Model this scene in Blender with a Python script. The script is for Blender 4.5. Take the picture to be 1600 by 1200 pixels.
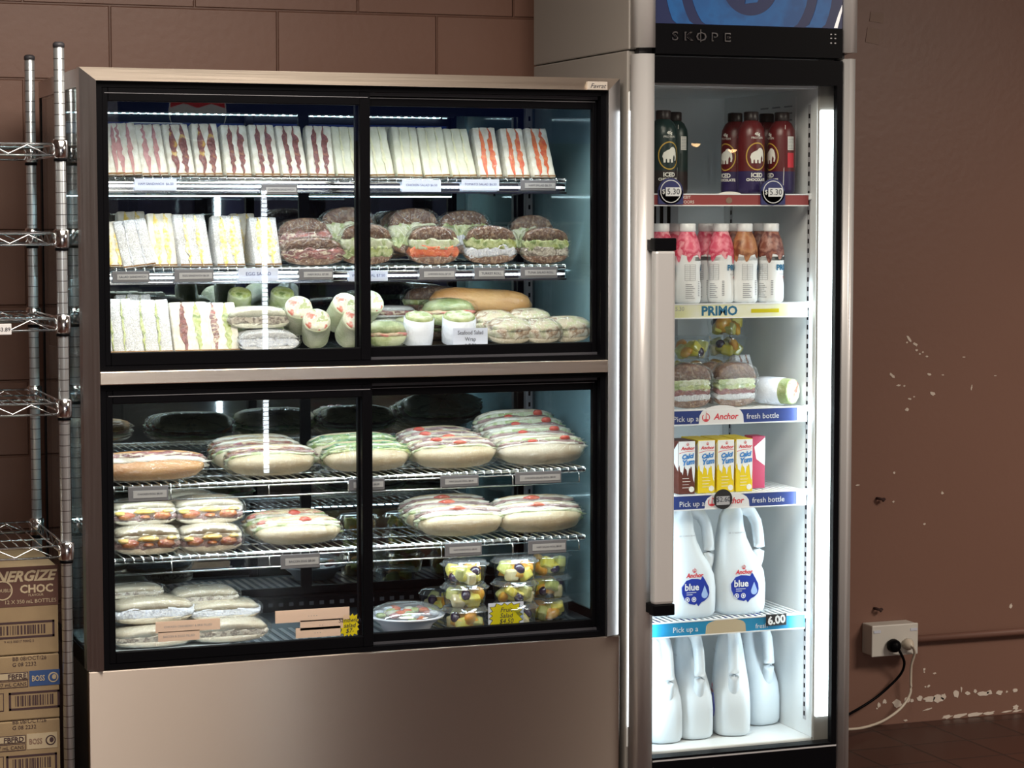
import bpy, bmesh, math, random
from mathutils import Vector, Matrix, noise
import numpy as np

for o in list(bpy.data.objects): bpy.data.objects.remove(o)
SC = bpy.context.scene
COL = SC.collection
random.seed(7)
PI = math.pi

# ---------------------------------------------------------------- camera
FPX = 3580.68; YAW = .353025; PIT = .073348; ROL = .000609
CAM = Vector((-.9008, -5.3195, 1.5730))
_fw = Vector((math.sin(YAW)*math.cos(PIT), math.cos(YAW)*math.cos(PIT), -math.sin(PIT)))
_r = Vector((math.cos(YAW), -math.sin(YAW), 0)); _d = _fw.cross(_r)
_r2 = math.cos(ROL)*_r + math.sin(ROL)*_d; _d2 = -math.sin(ROL)*_r + math.cos(ROL)*_d
cd = bpy.data.cameras.new('camera'); cam = bpy.data.objects.new('camera', cd); COL.objects.link(cam)
cd.sensor_width = 36; cd.sensor_fit = 'HORIZONTAL'; cd.lens = FPX/1600*36
cd.clip_start = .05; cd.clip_end = 60
mw = Matrix(((_r2.x, -_d2.x, -_fw.x, CAM.x), (_r2.y, -_d2.y, -_fw.y, CAM.y), (_r2.z, -_d2.z, -_fw.z, CAM.z), (0, 0, 0, 1)))
cam.matrix_world = mw
SC.camera = cam

def at(u, v, Y):
    """the point at depth Y of the room that lies on the line of sight u, v (measuring the photograph)"""
    k = _r2*((u-800)/FPX) + _d2*((v-600)/FPX) + _fw
    return CAM + k*((Y-CAM.y)/k.y)
def atx(u, Y, Z):
    v = 600
    for _ in range(4):
        p = at(u, v, Y); v += (p.z-Z)*600
    return at(u, v, Y).x

# ---------------------------------------------------------------- world, exposure, lights
SC.view_settings.view_transform = 'Standard'; SC.view_settings.look = 'None'
SC.view_settings.exposure = 0.0; SC.view_settings.gamma = 1.0; SC.view_settings.use_curve_mapping = False
wd = bpy.data.worlds.new('world'); SC.world = wd; wd.use_nodes = True
wd.node_tree.nodes['Background'].inputs[0].default_value = (1, .86, .75, 1)
wd.node_tree.nodes['Background'].inputs[1].default_value = .05

def area(name, loc, rot, sx, sy, power, col):
    l = bpy.data.lights.new(name, 'AREA'); l.shape = 'RECTANGLE'; l.size = sx; l.size_y = sy
    l.energy = power; l.color = col
    o = bpy.data.objects.new(name, l); COL.objects.link(o); o.location = loc; o.rotation_euler = rot
    return o
WARM = (1, .88, .75); COOL = (.80, .93, 1.0)
area('ceiling_panel_light', (.3, -1.5, 2.72), (0, 0, 0), 1.6, 1.4, 96, WARM)
area('ceiling_panel_light', (3.9, -2.6, 2.72), (0, 0, 0), 1.4, 1.2, 150, WARM)
area('front_fill_light', (.8, -10.2, 1.45), (math.radians(90), 0, 0), 5.2, 2.2, 75, (1, .93, .86))  # added fill from the unseen front wall, brightening room and steel
# the display cabinet's LED strips (compartment tops, upper racks); lower racks get added fill
def led(x0, x1, y, z, p, tilt=25): area('cabinet_led_and_fill', ((x0+x1)/2, y, z), (math.radians(tilt), 0, 0), x1-x0, .006, p, COOL)
LEDK = .62
for (y, z, p) in ((.055, 1.862, 9.0), (.155, 1.628, 1.2), (.155, 1.41, 1.4), (.055, 1.150, 3.9), (.085, .895, 2.2), (.085, .722, 2.3)):
    led(.06, 1.26, y, z, p*LEDK, 25)

# ---------------------------------------------------------------- materials
MAT = {}
def new_mat(n):
    m = bpy.data.materials.new(n); m.use_nodes = True; MAT[n] = m
    return m, m.node_tree, m.node_tree.nodes['Principled BSDF']
def S(b, k, v):
    b.inputs[k].default_value = v
def translucent(n, f):
    m = MAT[n]; t = m.node_tree; b = t.nodes['Principled BSDF']; out = t.nodes['Material Output']; tl = t.nodes.new('ShaderNodeBsdfTranslucent'); mx = t.nodes.new('ShaderNodeMixShader')
    tl.inputs[0].default_value = b.inputs['Base Color'].default_value; mx.inputs[0].default_value = f
    t.links.new(b.outputs[0], mx.inputs[1]); t.links.new(tl.outputs[0], mx.inputs[2]); t.links.new(mx.outputs[0], out.inputs[0])
def pm(n, col, rough=.5, metal=0., bump=0., bscale=200., col2=None, cscale=30., coat=0., wrap=0., trans=0., emit=0., ecol=None, stretch=None, spec=.5, detail=3., sss=0.):
    m, t, b = new_mat(n)
    S(b, 'Base Color', (*col, 1)); S(b, 'Roughness', rough); S(b, 'Metallic', metal); S(b, 'Specular IOR Level', spec)
    tc = t.nodes.new('ShaderNodeTexCoord'); mp = t.nodes.new('ShaderNodeMapping')
    t.links.new(tc.outputs['Object'], mp.inputs[0])
    if stretch: mp.inputs['Scale'].default_value = stretch
    if col2 is not None:
        nz = t.nodes.new('ShaderNodeTexNoise'); nz.inputs['Scale'].default_value = cscale; nz.inputs['Detail'].default_value = detail
        t.links.new(mp.outputs[0], nz.inputs['Vector'])
        rp = t.nodes.new('ShaderNodeValToRGB'); rp.color_ramp.elements[0].position = .38; rp.color_ramp.elements[1].position = .62
        cols = [col, col2] if not isinstance(col2[0], (tuple, list)) else [col]+list(col2)
        rp.color_ramp.elements[0].color = (*cols[0], 1); rp.color_ramp.elements[1].color = (*cols[-1], 1)
        for i in range(1, len(cols)-1):
            e = rp.color_ramp.elements.new(.34+.32*i/(len(cols)-1)); e.color = (*cols[i], 1)
        t.links.new(nz.outputs['Fac'], rp.inputs[0]); t.links.new(rp.outputs[0], b.inputs['Base Color'])
    if bump:
        nb = t.nodes.new('ShaderNodeTexNoise'); nb.inputs['Scale'].default_value = bscale; nb.inputs['Detail'].default_value = 4
        t.links.new(mp.outputs[0], nb.inputs['Vector'])
        bp = t.nodes.new('ShaderNodeBump'); bp.inputs['Strength'].default_value = bump; bp.inputs['Distance'].default_value = .002
        t.links.new(nb.outputs['Fac'], bp.inputs['Height']); t.links.new(bp.outputs[0], b.inputs['Normal'])
    if coat: S(b, 'Coat Weight', coat); S(b, 'Coat Roughness', .05)
    if wrap:   # clingfilm pulled over food: a shiny crinkled coat
        S(b, 'Coat Weight', min(1., wrap*1.35)); S(b, 'Coat Roughness', .07); S(b, 'Coat IOR', 1.85)
        nw = t.nodes.new('ShaderNodeTexNoise'); nw.inputs['Scale'].default_value = 48; nw.inputs['Detail'].default_value = 2; nw.inputs['Distortion'].default_value = 2.8
        t.links.new(tc.outputs['Object'], nw.inputs['Vector'])
        bw = t.nodes.new('ShaderNodeBump'); bw.inputs['Strength'].default_value = 1.; bw.inputs['Distance'].default_value = .009
        t.links.new(nw.outputs['Fac'], bw.inputs['Height']); t.links.new(bw.outputs[0], b.inputs['Coat Normal'])
    if emit:
        S(b, 'Emission Color', (*(ecol or col), 1)); S(b, 'Emission Strength', emit)
    if sss: S(b, 'Subsurface Weight', sss); S(b, 'Subsurface Radius', (.01, .006, .004))
    return m
def glass_mat(n, tint, refl=.04, rough=.0, gcol=(1, 1, 1), grow=.9, haze=0., hcol=(.8, .8, .8), wrinkle=0.):
    m = bpy.data.materials.new(n); m.use_nodes = True; MAT[n] = m; t = m.node_tree; t.nodes.clear()
    out = t.nodes.new('ShaderNodeOutputMaterial'); tr = t.nodes.new('ShaderNodeBsdfTransparent'); gl = t.nodes.new('ShaderNodeBsdfGlossy')
    tr.inputs[0].default_value = (*tint, 1); gl.inputs['Roughness'].default_value = rough; gl.inputs[0].default_value = (*gcol, 1)
    lw = t.nodes.new('ShaderNodeLayerWeight'); lw.inputs[0].default_value = .5
    pw = t.nodes.new('ShaderNodeMath'); pw.operation = 'POWER'; pw.inputs[1].default_value = 5
    ml = t.nodes.new('ShaderNodeMath'); ml.operation = 'MULTIPLY_ADD'; ml.inputs[1].default_value = grow; ml.inputs[2].default_value = refl
    t.links.new(lw.outputs['Facing'], pw.inputs[0]); t.links.new(pw.outputs[0], ml.inputs[0])
    mx = t.nodes.new('ShaderNodeMixShader'); t.links.new(ml.outputs[0], mx.inputs[0]); t.links.new(tr.outputs[0], mx.inputs[1]); t.links.new(gl.outputs[0], mx.inputs[2])
    last = mx
    if wrinkle:
        tc = t.nodes.new('ShaderNodeTexCoord'); nz = t.nodes.new('ShaderNodeTexNoise'); nz.inputs['Scale'].default_value = 90; nz.inputs['Detail'].default_value = 3; nz.inputs['Distortion'].default_value = 2
        bp = t.nodes.new('ShaderNodeBump'); bp.inputs['Strength'].default_value = wrinkle; bp.inputs['Distance'].default_value = .006
        t.links.new(tc.outputs['Object'], nz.inputs['Vector']); t.links.new(nz.outputs['Fac'], bp.inputs['Height']); t.links.new(bp.outputs[0], gl.inputs['Normal'])
    if haze:
        df = t.nodes.new('ShaderNodeBsdfDiffuse'); m2 = t.nodes.new('ShaderNodeMixShader'); m2.inputs[0].default_value = haze; df.inputs[0].default_value = (*hcol, 1)
        t.links.new(mx.outputs[0], m2.inputs[1]); t.links.new(df.outputs[0], m2.inputs[2]); last = m2
    t.links.new(last.outputs[0], out.inputs[0])
    return m

glass_mat('glass', (.97, .985, .98), .022)
glass_mat('side_glass', (.84, .95, .96), .05)
glass_mat('side_glass_hazed', (.84, .95, .97), .06, .06, haze=.30, hcol=(.50, .78, .88))  # cyan haze mixed into the colour to brighten the right pane
glass_mat('clear_plastic', (.94, .96, .96), .10, .05)
glass_mat('cling_film', (.975, .98, .985), .06, .06, grow=.5, wrinkle=.9)
glass_mat('clear_lid', (.88, .92, .94), .16, .08, haze=.06)
glass_mat('rear_mirror', (0, 0, 0), .34, .015, (.78, .9, .92), .5)
def steel(n, col, rough, stretch, bump=.15, dist=.0006):
    m, t, b = new_mat(n); S(b, 'Metallic', 1.); S(b, 'Base Color', (*col, 1)); S(b, 'Roughness', rough)
    tc = t.nodes.new('ShaderNodeTexCoord'); mp = t.nodes.new('ShaderNodeMapping'); mp.inputs['Scale'].default_value = stretch
    nz = t.nodes.new('ShaderNodeTexNoise'); nz.inputs['Scale'].default_value = 1; nz.inputs['Detail'].default_value = 3
    t.links.new(tc.outputs['Object'], mp.inputs[0]); t.links.new(mp.outputs[0], nz.inputs['Vector'])
    mr = t.nodes.new('ShaderNodeMapRange'); mr.inputs['To Min'].default_value = rough*.8; mr.inputs['To Max'].default_value = rough*1.25
    t.links.new(nz.outputs['Fac'], mr.inputs['Value']); t.links.new(mr.outputs[0], b.inputs['Roughness'])
    bp = t.nodes.new('ShaderNodeBump'); bp.inputs['Strength'].default_value = bump; bp.inputs['Distance'].default_value = dist
    t.links.new(nz.outputs['Fac'], bp.inputs['Height']); t.links.new(bp.outputs[0], b.inputs['Normal'])
    return m
steel('steel_h', (.82, .73, .63), .30, (3, 300, 300))
def brushed(n, col, r1, r2, f):
    m, t, b = new_mat(n); tg = t.nodes.new('ShaderNodeTangent'); tg.direction_type = 'RADIAL'; tg.axis = 'Z'; b2 = t.nodes.new('ShaderNodeBsdfPrincipled')
    for q, r in ((b, r1), (b2, r2)):
        S(q, 'Metallic', 1.); S(q, 'Base Color', (*col, 1)); S(q, 'Roughness', r); S(q, 'Anisotropic', 1.); S(q, 'Anisotropic Rotation', .25); t.links.new(tg.outputs[0], q.inputs['Tangent'])
    mx = t.nodes.new('ShaderNodeMixShader'); mx.inputs[0].default_value = f; t.links.new(b.outputs[0], mx.inputs[1]); t.links.new(b2.outputs[0], mx.inputs[2]); t.links.new(mx.outputs[0], t.nodes['Material Output'].inputs[0])
brushed('steel_panel', (.57, .50, .44), .52, .24, .42)
steel('steel_v', (.60, .59, .60), .30, (300, 300, 3))
pm('aluminium', (.60, .60, .60), .36, metal=.35)
steel('chrome', (.80, .82, .84), .13, (40, 40, 40), .03)
steel('wire_chrome', (.86, .90, .93), .18, (40, 40, 40), .0)
pm('black', (.003, .003, .004), .4, spec=.05)
pm('black_matt', (.012, .012, .014), .6)
pm('dark_grey', (.05, .05, .06), .45)
pm('tag_grey', (.17, .17, .19), .45)
pm('tag_white', (.80, .84, .95), .5); translucent('tag_white', .35)
pm('tag_peach', (.88, .72, .60), .5); translucent('tag_peach', .5)
pm('tag_insert', (.42, .42, .44), .5)
pm('ink', (.02, .02, .04), .6)
pm('ink_blue', (.02, .03, .18), .6)
pm('white_enamel', (.74, .77, .78), .35)
pm('fridge_side', (.27, .255, .235), .4, bump=.05, bscale=60)
pm('white_wire', (.78, .80, .80), .4)
pm('white_plastic', (.80, .82, .84), .35)
pm('paper_white', (.75, .76, .78), .6)
pm('paper_sleeve', (.70, .74, .84), .5, bump=.4, bscale=40, wrap=.7)
pm('floor_deck', (.10, .13, .16), .30, metal=.7)
pm('tray_white', (.62, .72, .78), .4, bump=.3, bscale=90, stretch=(1, 6, 1))
# led strips
pm('led', (1, 1, 1), .5, emit=3.5, ecol=(.80, .93, 1))
pm('led_soft', (1, 1, 1), .5, emit=1.2, ecol=(.82, .93, 1))
pm('led_far', (1, 1, 1), .5, emit=24., ecol=(.86, .93, 1))
pm('badge_plate', (.55, .50, .44), .4, metal=.2)
pm('tube', (1, 1, 1), .5, emit=5., ecol=(.88, .97, 1))
pm('pendant_glow', (1, .6, .3), .5, emit=26., ecol=(1, .60, .28))
# food
pm('bread_white', (.78, .76, .68), .85, bump=.5, bscale=260, col2=(.66, .62, .52), cscale=60, wrap=.55)
pm('bread_cream', (.70, .70, .58), .85, bump=.5, bscale=260, col2=(.60, .60, .46), cscale=30, wrap=.5)
pm('bread_crust', (.42, .24, .10), .7, bump=.3, col2=(.30, .15, .06), wrap=.35)
pm('bread_seed', (.72, .73, .74), .7, bump=1., bscale=330, col2=((.62, .62, .62), (.40, .40, .42), (.80, .82, .85)), cscale=240, wrap=.55)
pm('bun_cream', (.50, .42, .27), .6, bump=.3, bscale=45, col2=(.42, .33, .19), cscale=14, wrap=.5)
pm('bun_pale', (.52, .47, .36), .6, bump=.3, bscale=45, col2=(.44, .37, .26), cscale=14, wrap=.55)
pm('bun_tan', (.55, .31, .12), .6, bump=.15, bscale=60, col2=(.44, .21, .07), cscale=10, wrap=.5, stretch=(1, 1, 4))
pm('bun_brown', (.17, .075, .035), .75, bump=.9, bscale=240, col2=((.10, .045, .025), (.27, .16, .09)), cscale=110, wrap=.5)
pm('ham', (.24, .065, .06), .55, bump=.6, bscale=150, col2=((.13, .03, .03), (.28, .10, .06)), cscale=70, wrap=.4)
pm('ham_pale', (.52, .25, .24), .55, bump=.4, bscale=150, col2=(.40, .17, .18), cscale=70, wrap=.4)
pm('ham_egg', (.20, .06, .05), .55, bump=.6, bscale=150, col2=((.13, .03, .03), (.24, .07, .05), (.50, .30, .06)), cscale=40, wrap=.4)
pm('egg', (.78, .58, .12), .6, bump=.6, bscale=180, col2=(.80, .74, .52), cscale=110, wrap=.4)
pm('chicken', (.74, .70, .52), .7, bump=.6, bscale=180, col2=(.66, .66, .42), cscale=110, wrap=.4)
pm('tomato', (.62, .09, .03), .4, bump=.4, bscale=120, col2=(.72, .20, .06), cscale=80, wrap=.4)
pm('lettuce', (.34, .40, .10), .5, bump=.8, bscale=90, col2=((.48, .54, .26), (.17, .25, .06)), cscale=45, wrap=.6)
pm('lettuce_pale', (.48, .53, .30), .5, bump=.8, bscale=90, col2=((.60, .63, .46), (.32, .40, .15)), cscale=40, wrap=.6)
pm('fill_ham', (.42, .12, .10), .5, bump=.9, bscale=90, col2=((.30, .14, .13), (.20, .05, .05), (.62, .52, .38), (.14, .04, .04)), cscale=55, wrap=.8, stretch=(.5, 1, 1.5))
pm('fill_carrot', (.50, .13, .03), .5, bump=.9, bscale=90, col2=((.56, .20, .05), (.20, .05, .04), (.55, .46, .28), (.26, .07, .08)), cscale=28, wrap=.8, stretch=(.5, 1, 1.5))
pm('fill_green', (.14, .36, .12), .5, bump=1., bscale=90, col2=((.04, .12, .06), (.22, .34, .10), (.05, .15, .09), (.40, .38, .2)), cscale=34, wrap=.8, stretch=(.45, 1, 1.3))
pm('fill_salad', (.50, .06, .04), .5, bump=.9, bscale=90, col2=((.52, .52, .40), (.12, .08, .09), (.56, .55, .46), (.26, .16, .18), (.34, .38, .18)), cscale=24, wrap=.8, stretch=(.4, 1, 1.3))
pm('fill_pink', (.62, .20, .15), .5, bump=.9, bscale=90, col2=((.60, .13, .11), (.58, .48, .28), (.62, .24, .2), (.34, .42, .16)), cscale=26, wrap=.8, stretch=(.5, 1, 1.5))
pm('fill_eggtom', (.62, .50, .36), .5, bump=.9, bscale=90, col2=((.66, .34, .08), (.46, .11, .04), (.70, .62, .48), (.30, .16, .12)), cscale=38, wrap=.8)
pm('fill_dark', (.45, .40, .33), .6, bump=.9, bscale=120, col2=((.62, .56, .46), (.16, .12, .10), (.56, .50, .40)), cscale=60, wrap=.7)
pm('fill_white', (.72, .74, .78), .5, bump=1., bscale=160, col2=((.55, .60, .74), (.80, .82, .84), (.46, .48, .56)), cscale=140, wrap=.9)
pm('meat', (.24, .12, .12), .5, bump=.8, bscale=70, col2=((.36, .24, .22), (.14, .07, .07)), cscale=30, wrap=.8, stretch=(.5, 1, 1))
pm('chicken_white', (.56, .52, .42), .6, bump=.8, bscale=70, col2=((.62, .60, .52), (.44, .38, .28)), cscale=30, wrap=.8, stretch=(.5, 1, 1))
pm('bacon', (.30, .06, .02), .4, bump=.5, bscale=90, col2=(.46, .16, .03), cscale=60, wrap=.8)
pm('yolk', (.62, .36, .05), .4, bump=.5, bscale=90, col2=(.66, .48, .14), cscale=60, wrap=.8)
pm('tomato_red', (.52, .05, .03), .35, bump=.3, col2=(.62, .14, .08), cscale=60, wrap=.8)
pm('parcel', (.58, .50, .36), .5, bump=1., bscale=60, col2=((.50, .52, .30), (.62, .56, .44), (.30, .17, .09), (.60, .55, .44)), cscale=22, wrap=.8)
pm('tortilla', (.62, .63, .48), .6, bump=.3, bscale=70, col2=(.48, .52, .34), cscale=25, wrap=.6)
pm('tortilla_green', (.24, .32, .10), .6, bump=.6, bscale=60, col2=((.40, .46, .20), (.50, .54, .32)), cscale=20, wrap=.6)
pm('wrap_fill', (.60, .14, .09), .5, bump=1., bscale=120, col2=((.58, .22, .16), (.72, .70, .60), (.62, .64, .46), (.74, .72, .64), (.36, .42, .18)), cscale=38, wrap=.7)
pm('baguette', (.62, .36, .14), .5, bump=.2, bscale=60, col2=(.50, .25, .08), cscale=8, wrap=.55, stretch=(1, 1, 3))
pm('orange_fruit', (.80, .30, .01), .35, bump=.3, bscale=150, col2=(.85, .48, .08), cscale=60, coat=.6)
pm('pineapple', (.76, .60, .06), .35, bump=.3, bscale=150, col2=(.74, .66, .16), cscale=60, coat=.6)
pm('melon', (.52, .52, .14), .35, bump=.2, col2=(.66, .60, .22), cscale=50, coat=.6)
pm('grape', (.04, .015, .05), .2, coat=1.)
pm('pear', (.75, .66, .40), .4, col2=(.70, .55, .28), cscale=40, coat=.5)
pm('beet', (.40, .03, .08), .4, bump=.4, col2=(.30, .05, .05), coat=.5)
# packaging
pm('milk_plastic', (.68, .75, .80), .38, sss=.0)
pm('label_blue', (.015, .04, .32), .35)
pm('label_blue2', (.35, .50, .80), .4)
pm('red_print', (.62, .03, .05), .5)
pm('strawberry', (.70, .10, .18), .4, col2=((.78, .22, .30), (.55, .03, .09), (.80, .35, .40)), cscale=26, bump=0)
pm('choc_swirl', (.22, .07, .05), .4, col2=((.40, .20, .16), (.13, .03, .03), (.34, .14, .10)), cscale=26)
pm('caramel_swirl', (.36, .12, .05), .4, col2=((.46, .22, .10), (.18, .05, .02)), cscale=26)
pm('bottle_white', (.80, .82, .83), .35)
pm('print_grey', (.30, .31, .34), .6)
pm('mam_red', (.11, .012, .014), .35)
pm('mam_green', (.007, .025, .024), .35)
pm('mam_purple', (.030, .02, .085), .35)
pm('mam_dark', (.02, .012, .012), .4)
pm('gold', (.55, .36, .06), .4)
pm('cream_print', (.80, .80, .74), .5)
pm('carton_yellow', (.78, .58, .02), .4)
pm('carton_choc', (.12, .035, .025), .4)
pm('carton_pink', (.42, .03, .09), .4)
pm('calci_blue', (.05, .22, .55), .5)
pm('rail_navy', (.03, .055, .22), .4)
pm('rail_cyan', (.02, .25, .48), .4)
pm('rail_red', (.28, .05, .05), .4)
pm('rail_yellow', (.70, .72, .42), .5, col2=(.74, .76, .66), cscale=14)
pm('teal_print', (.01, .13, .26), .5)
pm('price_navy', (.03, .035, .14), .4)
pm('star_yellow', (.92, .80, .01), .5); translucent('star_yellow', .4)
pm('cardboard', (.34, .25, .14), .8, bump=.2, bscale=60, col2=(.29, .21, .12), cscale=10)
pm('card_brown', (.10, .045, .035), .7)
pm('card_print', (.05, .025, .03), .7)
pm('card_cream', (.48, .40, .27), .7)
pm('boss_blue', (.03, .075, .22), .6)
pm('plug_cream', (.62, .55, .45), .4)
pm('socket_white', (.62, .60, .55), .4)
pm('cord_white', (.60, .52, .45), .45)
pm('bowl_white', (.66, .68, .76), .35)
pm('stain', (.045, .02, .018), .9)
pm('plaster', (.66, .58, .50), .9, bump=.4)
pm('tape', (.24, .15, .11), .5)
pm('conduit_paint', (.20, .10, .075), .45)
# header artwork: blue lit panel
pm('sign_blue', (.001, .06, .20), .4, emit=.25, ecol=(.001, .07, .24), col2=((.001, .08, .25), (.001, .04, .14)), cscale=12)
pm('sign_navy', (.001, .006, .04), .4, emit=.3, ecol=(.002, .012, .08))
pm('sign_white', (.8, .8, .8), .5, emit=.5)
pm('cooler_blue', (.01, .05, .30), .4, emit=.35, ecol=(.01, .05, .35))
pm('cooler_red', (.5, .02, .03), .4, emit=1.8)
pm('cooler_white', (.8, .8, .8), .4, emit=1.1)
pm('tone_panel_grey', (.10, .11, .13), .4)
pm('can_green', (.05, .35, .12), .3, emit=.3)
pm('can_orange', (.6, .25, .03), .3, emit=.3)

# room surfaces
def wall_mat():
    m, t, b = new_mat('painted_wall'); N = t.nodes.new; L = t.links.new
    tc = N('ShaderNodeTexCoord'); S(b, 'Roughness', .42); S(b, 'Specular IOR Level', .45)
    nz = N('ShaderNodeTexNoise'); nz.inputs['Scale'].default_value = 1.3; nz.inputs['Detail'].default_value = 5
    L(tc.outputs['Object'], nz.inputs['Vector'])
    rp = N('ShaderNodeValToRGB'); rp.color_ramp.elements[0].color = (.190, .100, .073, 1); rp.color_ramp.elements[1].color = (.235, .128, .095, 1)
    L(nz.outputs['Fac'], rp.inputs[0])
    # block joints (only the left, unplastered, stretch of the wall)
    sx = N('ShaderNodeSeparateXYZ'); L(tc.outputs['Object'], sx.inputs[0])
    cb = N('ShaderNodeCombineXYZ'); ax = N('ShaderNodeMath'); ax.inputs[1].default_value = JX; az = N('ShaderNodeMath'); az.inputs[1].default_value = JZ
    L(sx.outputs[0], ax.inputs[0]); L(sx.outputs[2], az.inputs[0]); L(ax.outputs[0], cb.inputs[0]); L(az.outputs[0], cb.inputs[1])
    bk = N('ShaderNodeTexBrick'); bk.offset = .5; bk.inputs['Scale'].default_value = 1
    bk.inputs['Brick Width'].default_value = BW; bk.inputs['Row Height'].default_value = .2; bk.inputs['Mortar Size'].default_value = .0045; bk.inputs['Mortar Smooth'].default_value = .6
    L(cb.outputs[0], bk.inputs['Vector'])
    lt = N('ShaderNodeMath'); lt.operation = 'LESS_THAN'; lt.inputs[1].default_value = 1.9; L(sx.outputs[0], lt.inputs[0])
    mu = N('ShaderNodeMath'); mu.operation = 'MULTIPLY'; L(bk.outputs['Fac'], mu.inputs[0]); L(lt.outputs[0], mu.inputs[1])
    iv = N('ShaderNodeMath'); iv.operation = 'SUBTRACT'; iv.inputs[0].default_value = 1; L(mu.outputs[0], iv.inputs[1])
    n2 = N('ShaderNodeTexNoise'); n2.inputs['Scale'].default_value = 45; n2.inputs['Detail'].default_value = 4; L(tc.outputs['Object'], n2.inputs['Vector'])
    ad = N('ShaderNodeMath'); ad.operation = 'MULTIPLY_ADD'; ad.inputs[1].default_value = .12; L(n2.outputs['Fac'], ad.inputs[0]); L(iv.outputs[0], ad.inputs[2])
    bp = N('ShaderNodeBump'); bp.inputs['Strength'].default_value = .8; bp.inputs['Distance'].default_value = .006; L(ad.outputs[0], bp.inputs['Height']); L(bp.outputs[0], b.inputs['Normal'])
    dk = N('ShaderNodeMix'); dk.data_type = 'RGBA'; dk.blend_type = 'MULTIPLY'; dk.inputs['B'].default_value = (.72, .66, .62, 1)
    L(mu.outputs[0], dk.inputs['Factor']); L(rp.outputs[0], dk.inputs['A']); L(dk.outputs['Result'], b.inputs['Base Color'])
BW = .460; JX = 0.; JZ = 0.
_x = at(172, 70, .85).x; JX = -_x + BW*10; JZ = -2.134 + .2*20
wall_mat()
def tile_mat():
    m, t, b = new_mat('floor_tiles'); N = t.nodes.new; L = t.links.new
    tc = N('ShaderNodeTexCoord'); bk = N('ShaderNodeTexBrick'); bk.offset = 0; bk.inputs['Scale'].default_value = 1
    mp = N('ShaderNodeMapping'); mp.inputs['Location'].default_value = (.07, .02, 0); L(tc.outputs['Object'], mp.inputs[0]); L(mp.outputs[0], bk.inputs['Vector'])
    bk.inputs['Brick Width'].default_value = .2; bk.inputs['Row Height'].default_value = .2; bk.inputs['Mortar Size'].default_value = .004
    bk.inputs['Color1'].default_value = (.062, .022, .014, 1); bk.inputs['Color2'].default_value = (.050, .018, .012, 1); bk.inputs['Mortar'].default_value = (.018, .010, .008, 1)
    L(bk.outputs['Color'], b.inputs['Base Color']); S(b, 'Roughness', .38)
    bp = N('ShaderNodeBump'); bp.invert = True; bp.inputs['Distance'].default_value = .002; L(bk.outputs['Fac'], bp.inputs['Height']); L(bp.outputs[0], b.inputs['Normal'])
tile_mat()
pm('room_wall', (.14, .075, .06), .6, col2=(.20, .11, .08), cscale=1)
pm('room_wall_light', (.46, .40, .34), .7, col2=(.42, .37, .32), cscale=1)
pm('ceiling_paint', (.62, .56, .50), .8)

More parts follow.
